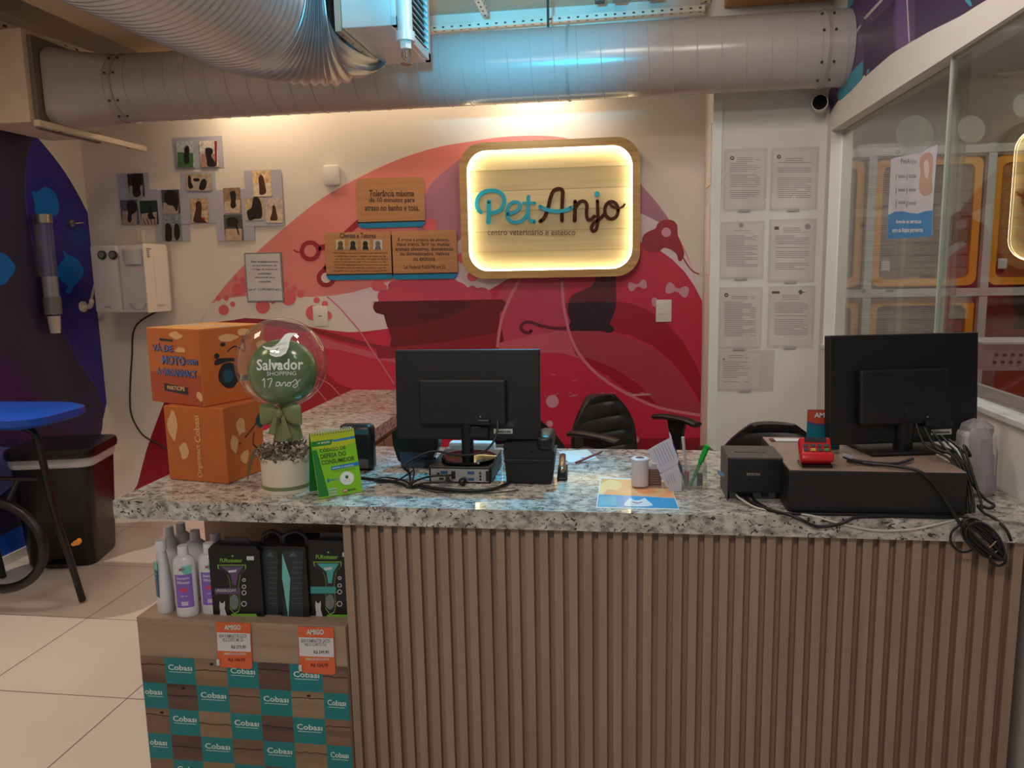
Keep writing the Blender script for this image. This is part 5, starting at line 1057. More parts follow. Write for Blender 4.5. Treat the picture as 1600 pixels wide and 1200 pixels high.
# ------------------------------------------------------------------ cash drawer
t = thing('cash_drawer', 'wide black cash drawer under the right monitor', 'cash drawer', (.607, 1.876, ZT+.0005), .0)
MB(blk2).b2((-.200, 0, .004), (.203, .37, .1065), .003).out('body', t); MB(mat('drawer_top', (150, 128, 116), .25)).b2((-.198, .002, .1065), (.201, .368, .1085), .001).out('top_plate', t)
for sx in (-.17, .17): MB(blk).box((sx, .03, .003), (.03, .03, .005)).out('foot', t)
ZD = ZT+.0005+.109
t = thing('label_card', 'white paper strip lying on the rear left of the cash drawer', 'paper', (.52, 2.20, ZD)); MB(mat('sheet_white', 0)).box((-.02, 0, .0012), (.13, .035, .0015)).out('strip', t); MB(mat('strip_red', (110, 50, 46), .5)).box((-.092, -.002, .0015), (.012, .03, .002)).out('red_end', t)
# pin pad
t = thing('card_terminal', 'red card payment terminal propped up on the cash drawer', 'card terminal', (PZ(1284, 738, ZD).x, 1.90, ZD+.0005))
rd = mat('terminal_red', (196, 30, 36), .3); T = Matrix.Translation((0, .028, .034)) @ Matrix.Rotation(math.radians(-32), 4, 'X')
MB(rd).box((0, 0, 0), (.074, .030, .066), .007, T, ).out('housing', t, 50); MB(rd).box((0, -.012, -.020), (.078, .022, .024), .006, T).out('lower_lip', t, 50)
MB(gls).b2((-.036, .0, 0), (.036, .05, .006)).out('cradle_foot', t)
MB(mat('terminal_screen', (50, 48, 56), .15)).box((0, -.0155, .024), (.052, .002, .012), 0, T).out('screen', t)
for i in range(4):
    for j in range(2): MB(mat('key_'+('yellow' if (i, j) == (1, 0) else 'green' if (i, j) == (3, 0) else 'grey'), (190, 170, 60) if (i, j) == (1, 0) else (60, 130, 80) if (i, j) == (3, 0) else (74, 70, 76), .4)).box((-.024+i*.016, -.0165, -.002+j*.011), (.012, .004, .008), .001, T).out('key', t)
# AMIGO card
a = PY(1262, 640, 2.10); b = PY(1318, 688, 2.10)
t = thing('counter_card', 'orange and teal card standing on the cash drawer, half behind the right monitor', 'card', (a.x+.03, 2.10, ZD+.0005))
zc0 = ZD; F = lambda u, v: V3((a.x+.085*u, 2.10, zc0+(a.z-zc0)*(1-v)))
MB(mat('card_teal', (0, 110, 136), .4), off=t.location).prism([F(0, 0), F(1, 0), F(1, 1), F(0, 1)], (0, .003, 0)).out('card', t)
d = Dec(F, (0, -1, 0), t.location, base=.0005, step=.0001); d.poly(mat('card_orange', (186, 74, 46), .4), [(0, 0), (1, 0), (1, .34), (.3, .36), (0, .30)]); d.poly(mat('card_violet', (84, 70, 120), .4), [(0, .30), (.4, .36), (1, .34), (1, .40), (.4, .42), (0, .34)])
d.mb.use(bwm).text('AMIGO', F(.20, .20)+V3((0, -.0012, 0)), (1, 0, 0), (0, 0, 1), .06, .014, .03); d.out('print', t)
MB(blk).b2((-.02, .004, 0), (.03, .02, .008)).out('easel_foot', t)
monitor(.735, 2.095, PY(1293, 692, 2.05).z-.006, .400, .285, math.radians(11.5), math.radians(-5), ZD+.0006, 'black monitor seen from behind, standing on the cash drawer at the right', 'square')
# white bag
t = thing('plastic_bag', 'crumpled pale plastic bag standing at the right end behind the cash drawer', 'bag', (.918, 2.10, ZT+.0005)); mb = MB(glass('bag_film', (.8, .8, .84), .3, 1.4, .05, .6, (178, 172, 180))); rr = random.Random(8)
prof = [(.0, 0), (.056, 0), (.062, .01), (.060, .06), (.056, .11), (.050, .15), (.040, .175), (.016, .19), (0, .192)]
mb.lathe(prof, n=22, sx=.86, sy=.9)
for v in mb.bm.verts: v.co += V3((rr.uniform(-.006, .006), rr.uniform(-.006, .006), rr.uniform(-.003, .003) if v.co.z > .01 else 0))
mb.out('film', t, 25); MB(mat('bag_content', (196, 188, 190), .7)).b2((-.042, -.034, .003), (.042, .034, .165), .012).out('wrapped_box', t)
# ------------------------------------------------------------------ cables
cbm = mat('cable_black', (16, 17, 19), .45); cwm = mat('cable_white', (196, 190, 176), .5)
def cable(name, label, pts, r, m_=cbm, cat='cable'):
    P = [V3(p) for p in pts]; return tag(MB(m_).tube(P, r, n=8, sub=8).out(name, None, 60), label, cat)
zt = ZT+.004
g = PZ(640, 765, ZT)
mk = lambda x, y, h=.0: PZ(x, y, ZT+h)+V3((0, 0, .0042))
cable('cable', 'black cable looping left of the cable hole towards the black device', [(g.x, g.y, ZT+.001), (g.x-.01, g.y+.02, ZT+.015), mk(618, 750), mk(598, 748), mk(585, 752), mk(600, 756), mk(622, 752, .01), mk(645, 738, .03)], .0025)
cable('cable', 'thick black cable running straight left from the cable hole', [(g.x-.004, g.y+.004, ZT+.001), (g.x-.02, g.y+.012, ZT+.010), mk(610, 754), mk(575, 750), mk(560, 748)], .0042)
cable('cable', 'thick black cable bundle curving right along the worktop from the cable hole', [(g.x+.004, g.y+.002, ZT+.001), (g.x+.02, g.y+.010, ZT+.010), mk(670, 764, .002), mk(705, 768, .002), mk(745, 769, .002), mk(775, 765, .002), mk(795, 757, .002)], .0052)
cable('cable', 'thin cable running right in front of the thick cable bundle', [(g.x+.008, g.y-.004, ZT+.001), (g.x+.025, g.y-.002, ZT+.006), mk(680, 771), mk(730, 773), mk(775, 772), mk(810, 768)], .0016)
cable('cable', 'black cable rising from the hole to the left monitor', [(g.x, g.y+.006, ZT+.001), (g.x-.004, g.y+.02, ZT+.04), (g.x-.006, g.y-.02, ZT+.075), (g.x+.05, 2.07, ZT+.095), (g.x+.13, 2.06, ZT+.088), (g.x+.20, 2.06, ZT+.098), (g.x+.235, 2.075, ZT+.135), (g.x+.235, 2.12, ZT+.175)], .0032)
cable('cable', 'black cable plugged into the middle port of the small computer', [(g.x+.003, g.y+.006, ZT+.001), (g.x+.015, g.y-.01, ZT+.025), (g.x+.05, 2.05, ZT+.028), (g.x+.10, 2.055, ZT+.030), (-.472, 2.072, ZT+.027)], .0032)
cable('cable', 'black cable drooping in front of the lower ports of the small computer', [(g.x+.006, g.y+.002, ZT+.001), (g.x+.03, g.y+.006, ZT+.016), (g.x+.07, 2.045, ZT+.012), (g.x+.11, 2.055, ZT+.010), (-.487, 2.072, ZT+.013)], .003)
for k, (x1, z1, lb) in enumerate(((-.615, .03, 'left short cable from the cable hole up to the wedge-shaped phone'), (-.600, .034, 'right short cable from the cable hole up to the wedge-shaped phone'))):
    cable('cable', lb, [(g.x-.002+.004*k, g.y+.009, ZT+.001), (g.x-.006+.012*k, g.y+.03, ZT+.03+.01*k), (x1+.01, g.y+.09, ZT+.05), (x1, 2.228, ZT+z1)], .0024)
t = thing('plug', 'round black plug lying before the small computer', 'plug', (-.437, 2.055, ZT+.012)); MB(blk).cone((0, 0, 0), (0, .022, 0), .011, .009, n=16).cone((0, -.010, -.002), (0, 0, 0), .004, .009, n=12).out('plug_body', t, 40)
# right side cables
fr = lambda x, y: PY(x, y, 1.868)
cable('cable', 'black cable from the printer sagging over the worktop edge under the cash drawer', [(.32, 1.985, ZT+.012), (.325, 1.955, ZT+.008), (.355, 1.90, ZT+.0045), (.40, 1.862, ZT+.0035), (.43, 1.8435, ZT-.004), (.47, 1.8425, ZT-.020), (.52, 1.8430, ZT-.012), (.56, 1.850, ZT+.003), (.64, 1.862, ZT+.0040), (.74, 1.862, ZT+.0040), (.80, 1.868, ZT+.0040)], .0042)
cable('cable', 'black cable lying along the foot of the cash drawer', [(.34, 1.985, ZT+.012), (.345, 1.95, ZT+.006), (.385, 1.872, ZT+.004), (.50, 1.866, ZT+.004), (.62, 1.870, ZT+.0042), (.72, 1.8705, ZT+.0044), (.81, 1.860, ZT+.005)], .0036)
cable('cable', 'white cable from the printer drooping over the worktop edge', [(.30, 1.985, ZT+.014), (.305, 1.955, ZT+.012), (.34, 1.905, ZT+.003), (.40, 1.876, ZT+.003), (.46, 1.8555, ZT+.002), (.52, 1.8455, ZT-.012), (.60, 1.8445, ZT-.026), (.68, 1.8450, ZT-.022), (.75, 1.8475, ZT-.005), (.80, 1.862, ZT+.003)], .0026, cwm)
cable('cable', 'black cable arching from under the right monitor over the cash drawer to the hanging coil', [(.56, 1.95, ZD+.006), (.60, 1.925, ZD+.006), (.66, 1.895, ZD+.007), (.705, 1.868, ZD+.000), (.745, 1.858, ZD-.045), (.775, 1.85, ZD-.095), (.79, 1.836, ZT-.012)], .0042)
cable('cable', 'blue tinted cable with a pale connector lying on the cash drawer', [(.545, 1.93, ZD+.022), (.57, 1.93, ZD+.012), (.62, 1.93, ZD+.006), (.67, 1.93, ZD+.006), (.72, 1.97, ZD+.008)], .004, mat('cable_navy', (24, 34, 50), .4))
t = thing('cable_plug', 'pale grey connector on the cash drawer beside the red terminal', 'plug', (.555, 1.93, ZD+.022)); MB(mat('plug_pale', (150, 160, 170), .4)).box((0, 0, 0), (.024, .008, .008), .002, Matrix.Rotation(.3, 4, 'Y')).out('plug_body', t)
for k in range(5):
    cable('cable', ('black cable dropping behind the right monitor stand', 'black cable looping outermost beside the right monitor stand', 'black cable crossing behind the right monitor neck', 'black cable hanging from the centre of the right monitor', 'black cable running down the right end of the cash drawer')[k],
        [(.745+.02*k, 2.03, ZD+.085-.01*k), (.76+.022*k, 2.0-.01*k, ZD+.035-.004*k), (.80+.008*k, 1.96, ZD+.012+.008*k), (.822+.003*k, 1.93-.01*k, ZD-.03), (.822+.004*k, 1.90-.008*k, ZT+.02+.006*k), (.815+.005*k, 1.885-.008*k, ZT+.008+.004*k)][:4 if k == 3 else 6], .0032 if k != 1 else .004)
cable('cable', 'short white wire beside the right monitor stand', [(.80, 1.965, ZD+.05), (.815, 1.955, ZD+.035), (.825, 1.95, ZD+.015)], .0025, mat('wire_pale', (190, 206, 206), .4))
cable('cable', 'short orange wire beside the right monitor stand', [(.828, 1.94, ZD+.006), (.836, 1.94, ZD+.002), (.842, 1.935, ZD-.008)], .0028, mat('wire_orange', (190, 90, 50), .4))
cable('cable', 'black cable loop at the right end of the cash drawer', [(.835, 1.925, ZD-.03), (.862, 1.91, ZT+.04), (.882, 1.90, ZT+.025), (.870, 1.895, ZT+.018), (.845, 1.895, ZT+.024), (.852, 1.88, ZT+.012), (.868, 1.86, ZT+.004), (.885, 1.842, ZT-.015), (.895, 1.835, ZT-.04)], .0035)
t = thing('cable_coil', 'coil of black cable tied with a tan band hanging over the worktop edge', 'cable coil', PY(1535, 830, 1.83))
mb = MB(cbm, off=t.location); rr = random.Random(5); A = PY(1508, 818, 1.828); B = PY(1560, 868, 1.828)
D = (B-A).normalized(); W_ = V3((-D.z, 0, D.x)).normalized(); pts = []
for k in range(10):
    hw = .006+.0026*k; y = -.014+.0030*((k*5) % 9)
    for j in range(8):
        a = 2*PI*j/8; L_ = (B-A).length/2+.004+.0075*math.cos(k*2.3)
        pts.append(A.lerp(B, .5)+D*(L_*math.cos(a))+W_*(hw*math.sin(a)*(1-.25*math.cos(a)))+V3((rr.uniform(-.002, .002), -.008+y*.9+.006*math.sin(a), rr.uniform(-.002, .002))))
mb.tube(pts, .0030, n=7, sub=5).out('coiled_cable', t, 60)
MB(cbm, off=t.location).tube([PY(1500, 820, 1.828), PY(1487, 832, 1.83), PY(1486, 848, 1.83), PY(1498, 861, 1.83), PY(1512, 862, 1.83), PY(1527, 853, 1.828)], .0028).out('loose_loop', t, 60)
MB(cbm, off=t.location).tube([PY(1562, 858, 1.826), PY(1571, 867, 1.826), PY(1571, 878, 1.826), PY(1562, 884, 1.826), PY(1550, 880, 1.826), PY(1545, 872, 1.826)], .003).out('loose_loop', t, 60)
for q in (((1531, 860), (1545, 856), (1556, 846)), ((1534, 870), (1548, 869), (1560, 858))): MB(mat('tie_tan', (150, 124, 84), .6), off=t.location).tube([PY(*q[0], 1.814), PY(*q[1], 1.808), PY(*q[2], 1.814)], .0018).out('tie_band', t)
# ------------------------------------------------------------------ water dispenser, cups, hose on the walls
a = PY(150, 490, 4.116); b = PY(228, 382, 4.116); wx0, wx1, wz0, wz1 = a.x, -2.69, a.z+.005, b.z
t = thing('water_dispenser', 'white wall water dispenser with two dark knobs and a hollow spout bay', 'water dispenser', ((wx0+wx1)/2, 4.26, wz0))
dw = mat('dispenser_white', (206, 202, 204), .3, var=.02); dw2 = mat('dispenser_side', (232, 224, 212), .4, var=.02); xm = wx0+.165
MB(dw, off=t.location).b2((wx0, 4.14, wz0), (wx1-.002, YB-.03, wz1), .012).out('body', t, 40)
mb = MB(dw, off=t.location); mb.b2((wx0, 4.116, wz0), (xm, 4.142, wz1), .010); mb.out('front_panel', t, 40)
MB(dw, off=t.location).b2((xm-.01, 4.116, wz0), (wx1-.004, 4.142, wz0+.012), .004).out('lower_rim', t)
MB(dw, off=t.location).lathe([(.0, 0), (.060, 0), (.066, .03), (.07, .085), (0, .085)], ((xm+wx1)/2+.005, 4.142, wz1-.11), 28, 1, .5).out('spout_housing', t, 40)
MB(dw, off=t.location).lathe([(.0, 0), (.03, .002), (.062, .035), (.064, .04), (0, .04)], ((xm+wx1)/2+.01, 4.142, wz0+.012), 28, 1, .5).out('drip_tray', t, 40)
kb = mat('knob_dark', (46, 50, 54), .4); kg = mat('knob_grey', (120, 124, 126), .35)
for x in (160.5, 177.5):
    p = PY(x, 398.5, 4.116); MB(kb, off=t.location).cone(p, p-V3((0, .014, 0)), .026, .024, n=28).out('knob', t, 40); MB(kg, off=t.location).cone(p-V3((0, .014, 0)), p-V3((0, .018, 0)), .017, n=24).out('knob_cap', t, 40)
MB(dw2, off=t.location).b2((wx1-.004, 4.112, wz0-.004), (wx1+.004, YB-.06, wz1+.006), .002).out('side_cover', t)
MB(dw2, off=t.location).b2((wx1+.004, 4.20, wz0+.035), (wx1+.010, 4.28, wz1-.06), .006).out('handle_recess', t)
d = Dec(lambda u, v: V3((wx1+.0045, 4.13+u, wz1-v)), (1, 0, 0), t.location, base=.0003)
for k in range(5): d.rect(mat('side_print', (130, 130, 126), .6), .01, .02+.011*k, .035+.02*(k == 0), .026+.011*k)
d.out('side_print', t)
MB(mat('mark_plum', (90, 60, 80), .5), off=t.location).text('purity', PY(163, 482, 4.1155), (1, 0, 0), (0, 0, 1), .045, .014, .01).out('logo', t)
wp = PX(131, 479, XL+.012); hp = PX(143, 472, XL+.09); hq = PX(152, 438, XL+.16)
MB(mat('bracket_grey', (150, 146, 142), .6), off=t.location).b2((wx0+.04, 4.36, wz0+.03), (wx1-.05, YB-.001, wz1-.06)).out('wall_bracket', t)
tag(MB(cwm).tube([(wx0-.001, 4.22, hq.z+.02), hq, hq.lerp(hp, .5)+V3((-.004, 0, .01)), hp+V3((0, 0, .012))], .008, n=10).out('water_hose', None, 60), 'short white hose from the water dispenser to the wall elbow on the left wall', 'hose')
t = thing('hose_elbow', 'white round hose elbow fixed on the blue mural', 'pipe fitting', wp)
MB(pl, off=t.location).cone((XL+.001, wp.y, wp.z), (XL+.014, wp.y, wp.z), .032, n=24).out('rosette', t, 40); MB(pl, off=t.location).tube([(XL+.012, wp.y, wp.z), (XL+.05, wp.y, wp.z), (hp.x, hp.y, hp.z), (hp.x+.002, hp.y, hp.z+.012)], .014, n=12).out('elbow', t, 60)
pc_ = lambda x, y: PY(x, y, YB-.006)
cable('power_cord', 'thin dark power cord hanging from the water dispenser down behind the boxes', [V3((-2.78, 4.38, wz0+.002)), pc_(212, 510), pc_(206, 560), pc_(203, 620), pc_(206, 650), pc_(220, 676), pc_(236, 688), pc_(252, 696), pc_(275, 715)], .005, mat('cord_dark', (44, 40, 38), .6), 'cord')
for k, x in enumerate((217, 223)): tag(MB(mat('cable_cover', (226, 220, 210), .5)).b2(PY(x-1.6, 378, YB-.008), PY(x+1.2, 360, YB-.001)).out('cable_cover'), ('left', 'right')[k]+' one of two short white cable covers above the water dispenser', 'cable cover')
# cup dispenser on the left wall
cz = [PX(75, y, XL+.055).z for y in (336, 349, 432, 470, 492, 512)]; cy_ = PX(76, 420, XL+.055).y
t = thing('cup_dispenser', 'clear tube paper cup dispenser with a steel cap on the blue mural', 'cup dispenser', (XL+.055, cy_, cz[4])); R = .043; cc = (XL+.055, cy_, 0)
MB(mat('steel', (176, 170, 160), .25, .9), off=t.location).lathe([(0, cz[1]), (R+.003, cz[1]), (R+.003, cz[0]), (0, cz[0])], cc, 32).out('steel_cap', t, 40)
MB(glass('cup_tube', (.8, .83, .9), .05, 1.45, .08, .12, (150, 150, 180)), off=t.location).lathe([(R, cz[4]), (R, cz[1])], cc, 32).out('clear_tube', t, 40)
MB(mat('cup_white', (190, 184, 180), .5), off=t.location).lathe([(.033, cz[3]-.05), (.036, cz[3]), (.037, cz[2])], cc, 28).out('cup_stack', t, 40)
MB(mat('collar_grey', (120, 120, 122), .4, .3), off=t.location).lathe([(R+.002, cz[4]), (R+.003, cz[3]+.02), (R-.001, cz[3]+.02)], cc, 28).out('lower_collar', t, 40)
MB(mat('cup_white', 0), off=t.location).lathe([(.026, cz[5]-.035), (.034, cz[4]-.01), (.035, cz[4]-.008)], cc, 28).out('hanging_cup', t, 40)
MB(mat('steel', 0), off=t.location).b2((XL+.001, cy_-.016, cz[2]), (XL+.012, cy_+.016, cz[0])).out('wall_plate', t)
MB(mat('steel', 0), off=t.location).b2((XL+.001, cy_-.01, cz[3]-.01), (XL+.02, cy_+.01, cz[3]+.005)).out('lower_mount', t)
p = PX(108, 349, XL); t = thing('wall_hook', 'small steel hook on the blue mural right of the cup dispenser', 'hook', p)
MB(mat('steel', 0), off=t.location).cone(p+V3((.001, 0, 0)), p+V3((.02, 0, 0)), .02, n=20).out('rosette', t, 40); MB(mat('steel', 0), off=t.location).tube([p+V3((.02, 0, 0)), p+V3((.05, .01, 0)), p+V3((.055, .05, .005))], .006).out('hook_arm', t, 60)
# ------------------------------------------------------------------ waste bin
t = thing('waste_bin', 'tall black lidded waste bin with a white liner below the blue mural', 'waste bin', (-2.93, 3.62, 0), math.radians(14))
bb = mat('bin_black', (14, 14, 16), .28, var=.2, scale=4)
def rr_sec(wx, wy, r, z, n=8, cx=0, cy=0):
    out = []
    for sx, sy, a0 in ((1, 1, 0), (-1, 1, PI/2), (-1, -1, PI), (1, -1, 1.5*PI)):
        for k in range(n+1): a = a0+PI/2*k/n; out.append(V3((cx+sx*(wx-r)+r*math.cos(a), cy+sy*(wy-r)+r*math.sin(a), z)))
    return out
def loft(mb, secs, cap=True):
    n = len(secs[0]); vs = [p for s_ in secs for p in s_]; fs = []
    for i in range(len(secs)-1):
        for k in range(n): fs.append((i*n+k, i*n+(k+1) % n, (i+1)*n+(k+1) % n, (i+1)*n+k))
    if cap: fs += [tuple(range(n))[::-1], tuple(range((len(secs)-1)*n, len(secs)*n))]
    mb._add(vs, fs); return mb
loft(MB(bb), [rr_sec(.165, .150, .05, .0), rr_sec(.172, .155, .05, .02), rr_sec(.205, .175, .06, .56)]).out('bin_body', t, 40)
loft(MB(mat('liner', (190, 192, 196), .35, var=.1, scale=30)), [rr_sec(.205, .175, .06, .535), rr_sec(.212, .182, .062, .555), rr_sec(.211, .181, .062, .590)]).out('liner', t, 40)
loft(MB(bb), [rr_sec(.222, .192, .066, .585), rr_sec(.226, .196, .068, .612), rr_sec(.220, .190, .066, .632), rr_sec(.17, .14, .06, .642)]).out('lid', t, 40)
MB(bb).box((0, -.165, .02), (.12, .05, .018), .006).out('pedal', t)
# ------------------------------------------------------------------ blue seated frame chair at the left edge
sb = mat('seat_blue', (18, 72, 176), .35); fb = mat('frame_black', (16, 16, 18), .4)
t = thing('tall_chair', 'tall chair with blue seat, black tube legs and round hoop at the left edge', 'chair', (-2.80, 3.0, 0))
s0 = PY(88, 648, 3.0)
o3 = (-2.80, 3.0, 0); loft(MB(sb, off=o3), [rr_sec(.31, .19, .10, s0.z-.035, cx=-2.78+.03, cy=3.02), rr_sec(.335, .21, .12, s0.z-.02, cx=-2.78+.03, cy=3.02), rr_sec(.335, .21, .12, s0.z+.008, cx=-2.78+.03, cy=3.02), rr_sec(.30, .18, .11, s0.z+.022, cx=-2.78+.03, cy=3.02)]).out('seat', t, 40)
lg = [PY(34, 668, 3.0), PY(52, 675, 3.0), PY(62, 700, 3.0), PY(85, 800, 3.0), PY(108, 870, 3.03), PZ(129, 938, .012)]
MB(fb, off=o3).tube(lg, .0155, n=12).out('leg', t, 60)
MB(fb, off=o3).tube([V3((-2.98, 3.0, s0.z-.04)), V3((-3.04, 2.96, .5)), V3((-3.10, 2.9, .012))], .0155, n=12).out('leg', t, 60)
MB(fb, off=o3).tube([V3((-3.0, 3.14, s0.z-.04)), V3((-3.04, 3.2, .5)), V3((-3.08, 3.30, .012))], .0155, n=12).out('leg', t, 60)
MB(fb, off=o3).cone(PY(58, 748, 3.0), V3((-3.01, 2.98, PY(0, 748, 3.0).z)), .010, n=10).out('crossbar', t, 40)
c_ = PY(-12, 852, 2.93); Rr = (PY(73, 852, 2.93)-c_).length-.018
MB(fb, off=o3).tube([(c_.x+Rr*math.cos(2*PI*k/36), 2.93, c_.z+Rr*.82*math.sin(2*PI*k/36)) for k in range(36)], .021, n=14, closed=True, sm=False).out('hoop', t, 60)
MB(fb, off=o3).cone(V3((c_.x+Rr*.35, 2.93, c_.z+Rr*.74)), V3((c_.x+Rr*.45, 2.99, PY(0, 748, 3.0).z)), .009, n=10).out('hoop_bracket', t, 40)
p = PY(120, 848, 3.01); tag(MB(mat('knot_orange', (226, 146, 50), .6)).ell(p, (.018, .012, .012), 12).ell(p+V3((.016, -.004, .010)), (.012, .010, .014), 12).ell(p+V3((-.016, -.002, -.008)), (.012, .008, .008), 12).out('ribbon_knot', None, 60), 'small orange ribbon knot tied on the tall chair leg', 'ribbon')
# ------------------------------------------------------------------ office chairs
lt = mat('leather_black', (30, 30, 32), .38, var=.1, bump=.15); pb = mat('chair_plastic', (24, 25, 27), .45)
def office_chair(x, y, rz, label, ztop=.87, w_=.44, ribbed=True):
    t = thing('office_chair', label, 'office chair', (x, y, 0), rz, 'office chairs behind the counter')
    mb = MB(lt); n = 14; m_ = 44; zb = ztop-.42; vs = []; fs = []
    for side in (0, 1):
        for j in range(m_+1):
            v = j/m_; z = zb+.42*v; hw = w_/2*(1-.62*max(0, (v-.45)/.55)**2.2)*(.86+.14*min(1, v/.3))
            for i in range(n+1):
                u = -1+2*i/n; yy = -.235-.05*v+.045*u*u; th = .028*(1-.55*abs(u)**4)*(1 if side else -1)
                rib_ = (.011*abs(math.sin(v*PI*5.5))**.6 if side and ribbed and abs(u) < .8 else 0)
                vs.append((u*hw, yy+th+rib_, z))
    N = (m_+1)*(n+1)
    for s_ in (0, 1):
        for j in range(m_):
            for i in range(n): q = s_*N+j*(n+1)+i; fs.append((q, q+1, q+n+2, q+n+1))
    for j in range(m_):
        for e in (0, n): q = j*(n+1)+e; fs.append((q, q+n+1, N+q+n+1, N+q))
    for i in range(n):
        for e in (0, m_): q = e*(n+1)+i; fs.append((q, q+1, N+q+1, N+q))
    mb._add(vs, fs); mb.out('backrest', t, 50)
    loft(MB(lt), [rr_sec(.23, .22, .10, .40), rr_sec(.245, .235, .11, .42), rr_sec(.245, .235, .11, .455), rr_sec(.22, .21, .10, .475)]).out('seat', t, 50)
    MB(pb).b2((-.03, -.30, .38), (.03, -.10, .40)).b2((-.03, -.315, .38), (.03, -.295, zb+.15)).out('back_bracket', t)
    for s_ in (-1, 1):
        a_ = MB(lt).tube([(s_*.30, -.14, .724), (s_*.30, -.06, .740), (s_*.295, .06, .740), (s_*.285, .14, .722)], .024, n=12)
        for v in a_.bm.verts: v.co.z = .732+(v.co.z-.732)*.62; v.co.x = s_*.30+(v.co.x-s_*.30)*1.35
        p_ = a_.out('armrest', t, 60)
        MB(pb).prism([(s_*.29, -.055, .725), (s_*.29, .055, .725), (s_*.29, .028, .60), (s_*.29, .024, .44), (s_*.29, -.03, .44), (s_*.29, -.03, .60)], (s_*.018, 0, 0)).b2((s_*.20, -.03, .39), (s_*.308, .03, .41)).out('armrest_post', p_)
    MB(mat('gas_steel', (90, 90, 94), .25, .8)).cone((0, 0, .10), (0, 0, .40), .022, n=16).out('gas_column', t, 40)
    for k in range(5):
        a = 2*PI*k/5+.3; MB(pb).cone((0, 0, .11), (.28*math.cos(a), .28*math.sin(a), .075), .026, .016, n=10).out('base_arm', t, 40)
        c_ = MB(pb).cone((.28*math.cos(a)-.012*math.sin(a), .28*math.sin(a)+.012*math.cos(a), .030), (.28*math.cos(a)+.012*math.sin(a), .28*math.sin(a)-.012*math.cos(a), .030), .0295, n=16).cone((.28*math.cos(a), .28*math.sin(a), .03), (.28*math.cos(a), .28*math.sin(a), .08), .008, n=8).out('caster', t, 40)
    return t
office_chair(.085, 3.66, math.radians(-133), 'black office chair turned sideways before the red mural, with ribbed back', .86)
office_chair(-.43, 3.06, math.radians(183), 'black office chair mostly hidden behind the left monitor', .845, .46)
office_chair(.655, 3.12, math.radians(180), 'black office chair behind the cash drawer, only the rounded top of its back visible', .815, .50)
# ------------------------------------------------------------------ grooming room: kennels, basket, poster
YK = 4.8
rk = mat('rack_white', (196, 200, 198), .5); yf = mat('kennel_yellow', (232, 156, 34), .4); kin = mat('kennel_inner', (124, 104, 90), .7); kor = mat('kennel_orange', (150, 74, 26), .6); lat = mat('latch_white', (206, 206, 206), .4)
cxs = [1.13, 1.435, 2.07, 2.72, 3.36]; z_ = lambda y: PY(1440, y, YK).z
zr = [z_(243), z_(463), z_(680), .35]
t = thing('kennel_rack', 'white metal rack framing the kennels behind the glass', 'rack', (2.2, 4.85, 0))
mb = MB(rk, off=t.location)
for x in cxs: MB(rk, off=t.location).b2((x-.022, YK-.04, .02), (x+.022, YK, zr[0]+.05)).out('post', t)
for z in zr[:3]: MB(rk, off=t.location).b2((cxs[0], YK-.045, z-.0), (cxs[-1], YK-.005, z+.045)).out('rail', t)
MB(mat('rack_back', (120, 110, 104), .8), off=t.location).b2((cxs[0], YK+.10, 0), (cxs[-1], YK+.19, zr[0])).out('rear_wall', t)
MB(rk, off=t.location).b2((cxs[0], YK-.04, 0), (cxs[-1], YK+.10, .02)).out('bottom_plate', t)
NM = (('upper left', 'lower left'), ('upper', 'lower'), ('upper right', 'lower right'), ('far upper right', 'far lower right'))
for i in range(4):  # narrow first column is added, imitating a blurred reflection in the glazing
    for j in range(3):
        if (i == 2 and j == 1): continue
        xa, xb = cxs[i]+.03, cxs[i+1]-.03; za, zb_ = zr[j+1]+.06, zr[j]-.012
        if j == 2: zb_ = zr[2]-.01; za = zr[3]
        t = thing('kennel', ('narrow stand-in for a mirrored', 'left', 'middle', 'right')[i]+' yellow framed kennel in the '+('top', 'second', 'bottom')[j]+' row behind the glass', 'kennel', ((xa+xb)/2, YK+.02, za), 0, 'kennels behind the glass')
        w2, h2 = (xb-xa)/2, (zb_-za)/2; cx_, cz_ = (xa+xb)/2, (za+zb_)/2
        o_ = rrect(xa, xb, za, zb_, .05, YK); ii = rrect(xa+.042, xb-.042, za+.042, zb_-.042, .035, YK)
        mb = MB(yf, off=t.location); ringmesh(mb, o_, ii, .05); mb.out('door_frame', t)
        MB(kin if i < 2 else kor, off=t.location).prism(rrect(xa+.03, xb-.03, za+.03, zb_-.03, .04, YK+.03), (0, .012, 0)).out('inner_panel', t)
        mb = MB(mat('kennel_bar', (150, 140, 128), .4, .5), off=t.location)
        for k in range(1, 9): mb.cone((xa+.04, YK+.020, za+.04+(zb_-za-.08)*k/9), (xb-.04, YK+.020, za+.04+(zb_-za-.08)*k/9), .002, n=6, cap=False)
        mb.out('bars', t)
        MB(lat, off=t.location).box((xa+.075, YK-.002, za+.12), (.05, .012, .06), .006).out('latch', t)
p = PZ(1565, 572, .6)
t = thing('storage_basket', 'white perforated plastic basket standing in front of the kennels behind the glass', 'basket', PY(1562, 575, 3.9))
o_ = t.location; wb = mat('basket_white', (200, 198, 206), .5)
loft(MB(wb, off=o_), [rr_sec(.11, .09, .02, o_.z, cx=o_.x, cy=3.9), rr_sec(.145, .12, .03, o_.z+.13, cx=o_.x, cy=3.9)], True).out('basket_body', t, 40)
mb = MB(mat('basket_hole', (60, 56, 60), .8), off=o_)
for k in range(5):
    for j in range(2): mb.box((o_.x-.07+.035*k, 3.9-.1005-.012*j, o_.z+.04+.035*j), (.014, .004, .012))
mb.out('vent_holes', t)
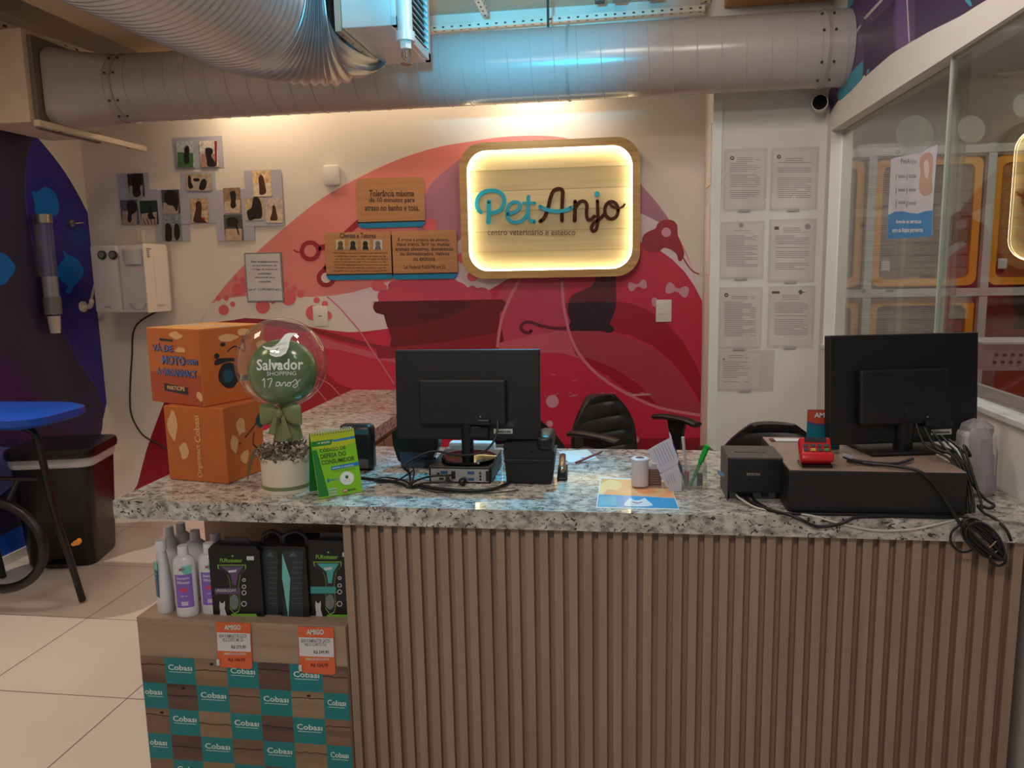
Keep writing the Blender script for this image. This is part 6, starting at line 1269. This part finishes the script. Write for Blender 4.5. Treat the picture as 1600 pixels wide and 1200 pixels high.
loft(MB(wb, off=o_), [rr_sec(.152, .127, .03, o_.z+.125, cx=o_.x, cy=3.9), rr_sec(.152, .127, .03, o_.z+.135, cx=o_.x, cy=3.9)], True).out('rim', t)
t = thing('grooming_counter', 'orange brown wooden counter behind the glass carrying the white basket', 'counter', (o_.x, 4.0, 0)); MB(mat('counter_orange', (150, 84, 30), .5), off=t.location).b2((1.95, 3.65, 0), (3.38, 4.30, o_.z-.0008), .004).out('body', t)
# poster on the glass
t = thing('glass_poster', 'white and blue service poster taped to the glass', 'poster', PX(1425, 300, 1.0505)); XQ = 1.0505
F = lambda x, y: PX(1280+x/5, 150+y/5, XQ)
def FF(x, y): return F(x, y)
MB(mat('poster_paper', (206, 206, 220), .5), off=t.location).prism([F(560, 495), F(600, 480), F(760, 450), F(922, 378), F(905, 600), F(885, 900), F(880, 1095), F(700, 1108), F(530, 1122), F(545, 800)], (.0008, 0, 0)).out('sheet', t)
d = Dec(FF, (-1, 0, 0), t.location, base=.0004, step=.0001)
d.poly(mat('poster_blue', (20, 132, 204), .4), [(540, 930), (590, 905), (650, 900), (720, 915), (770, 920), (830, 900), (886, 893), (880, 1095), (700, 1108), (532, 1120)])
d.poly(mat('poster_brown', (200, 160, 146), .5), [(800, 470), (850, 440), (885, 460), (888, 540), (880, 640), (884, 740), (850, 775), (800, 770), (780, 700), (792, 600), (786, 520)], True, 4); d.poly(mat('poster_pale', (226, 206, 200), .5), [(820, 520), (850, 500), (862, 560), (850, 640), (826, 620)], True, 4)
pi_ = mat('poster_ink', (110, 116, 136), .6); pwh = mat('poster_white', (226, 232, 238), .5)
d.text(pi_, 'PetAnjo', 640, 490, 760, 540, .0, True)
for r in range(3):
    for c in range(2): d.text(pi_, ('banho', 'tosa', 'consulta', 'vacina', 'spa', 'hotel')[r*2+c], 620+c*80, 610+r*105, 675+c*82, 640+r*105); d.stroke(pi_, [(603+c*85, 610+r*105), (600+c*85, 660+r*105)], 4, False)
d.text(pwh, 'Agende os serviços', 600, 965, 800, 1005, .03); d.text(pwh, 'com os Anjos parceiros', 572, 1030, 812, 1075, .03); d.out('print', t)
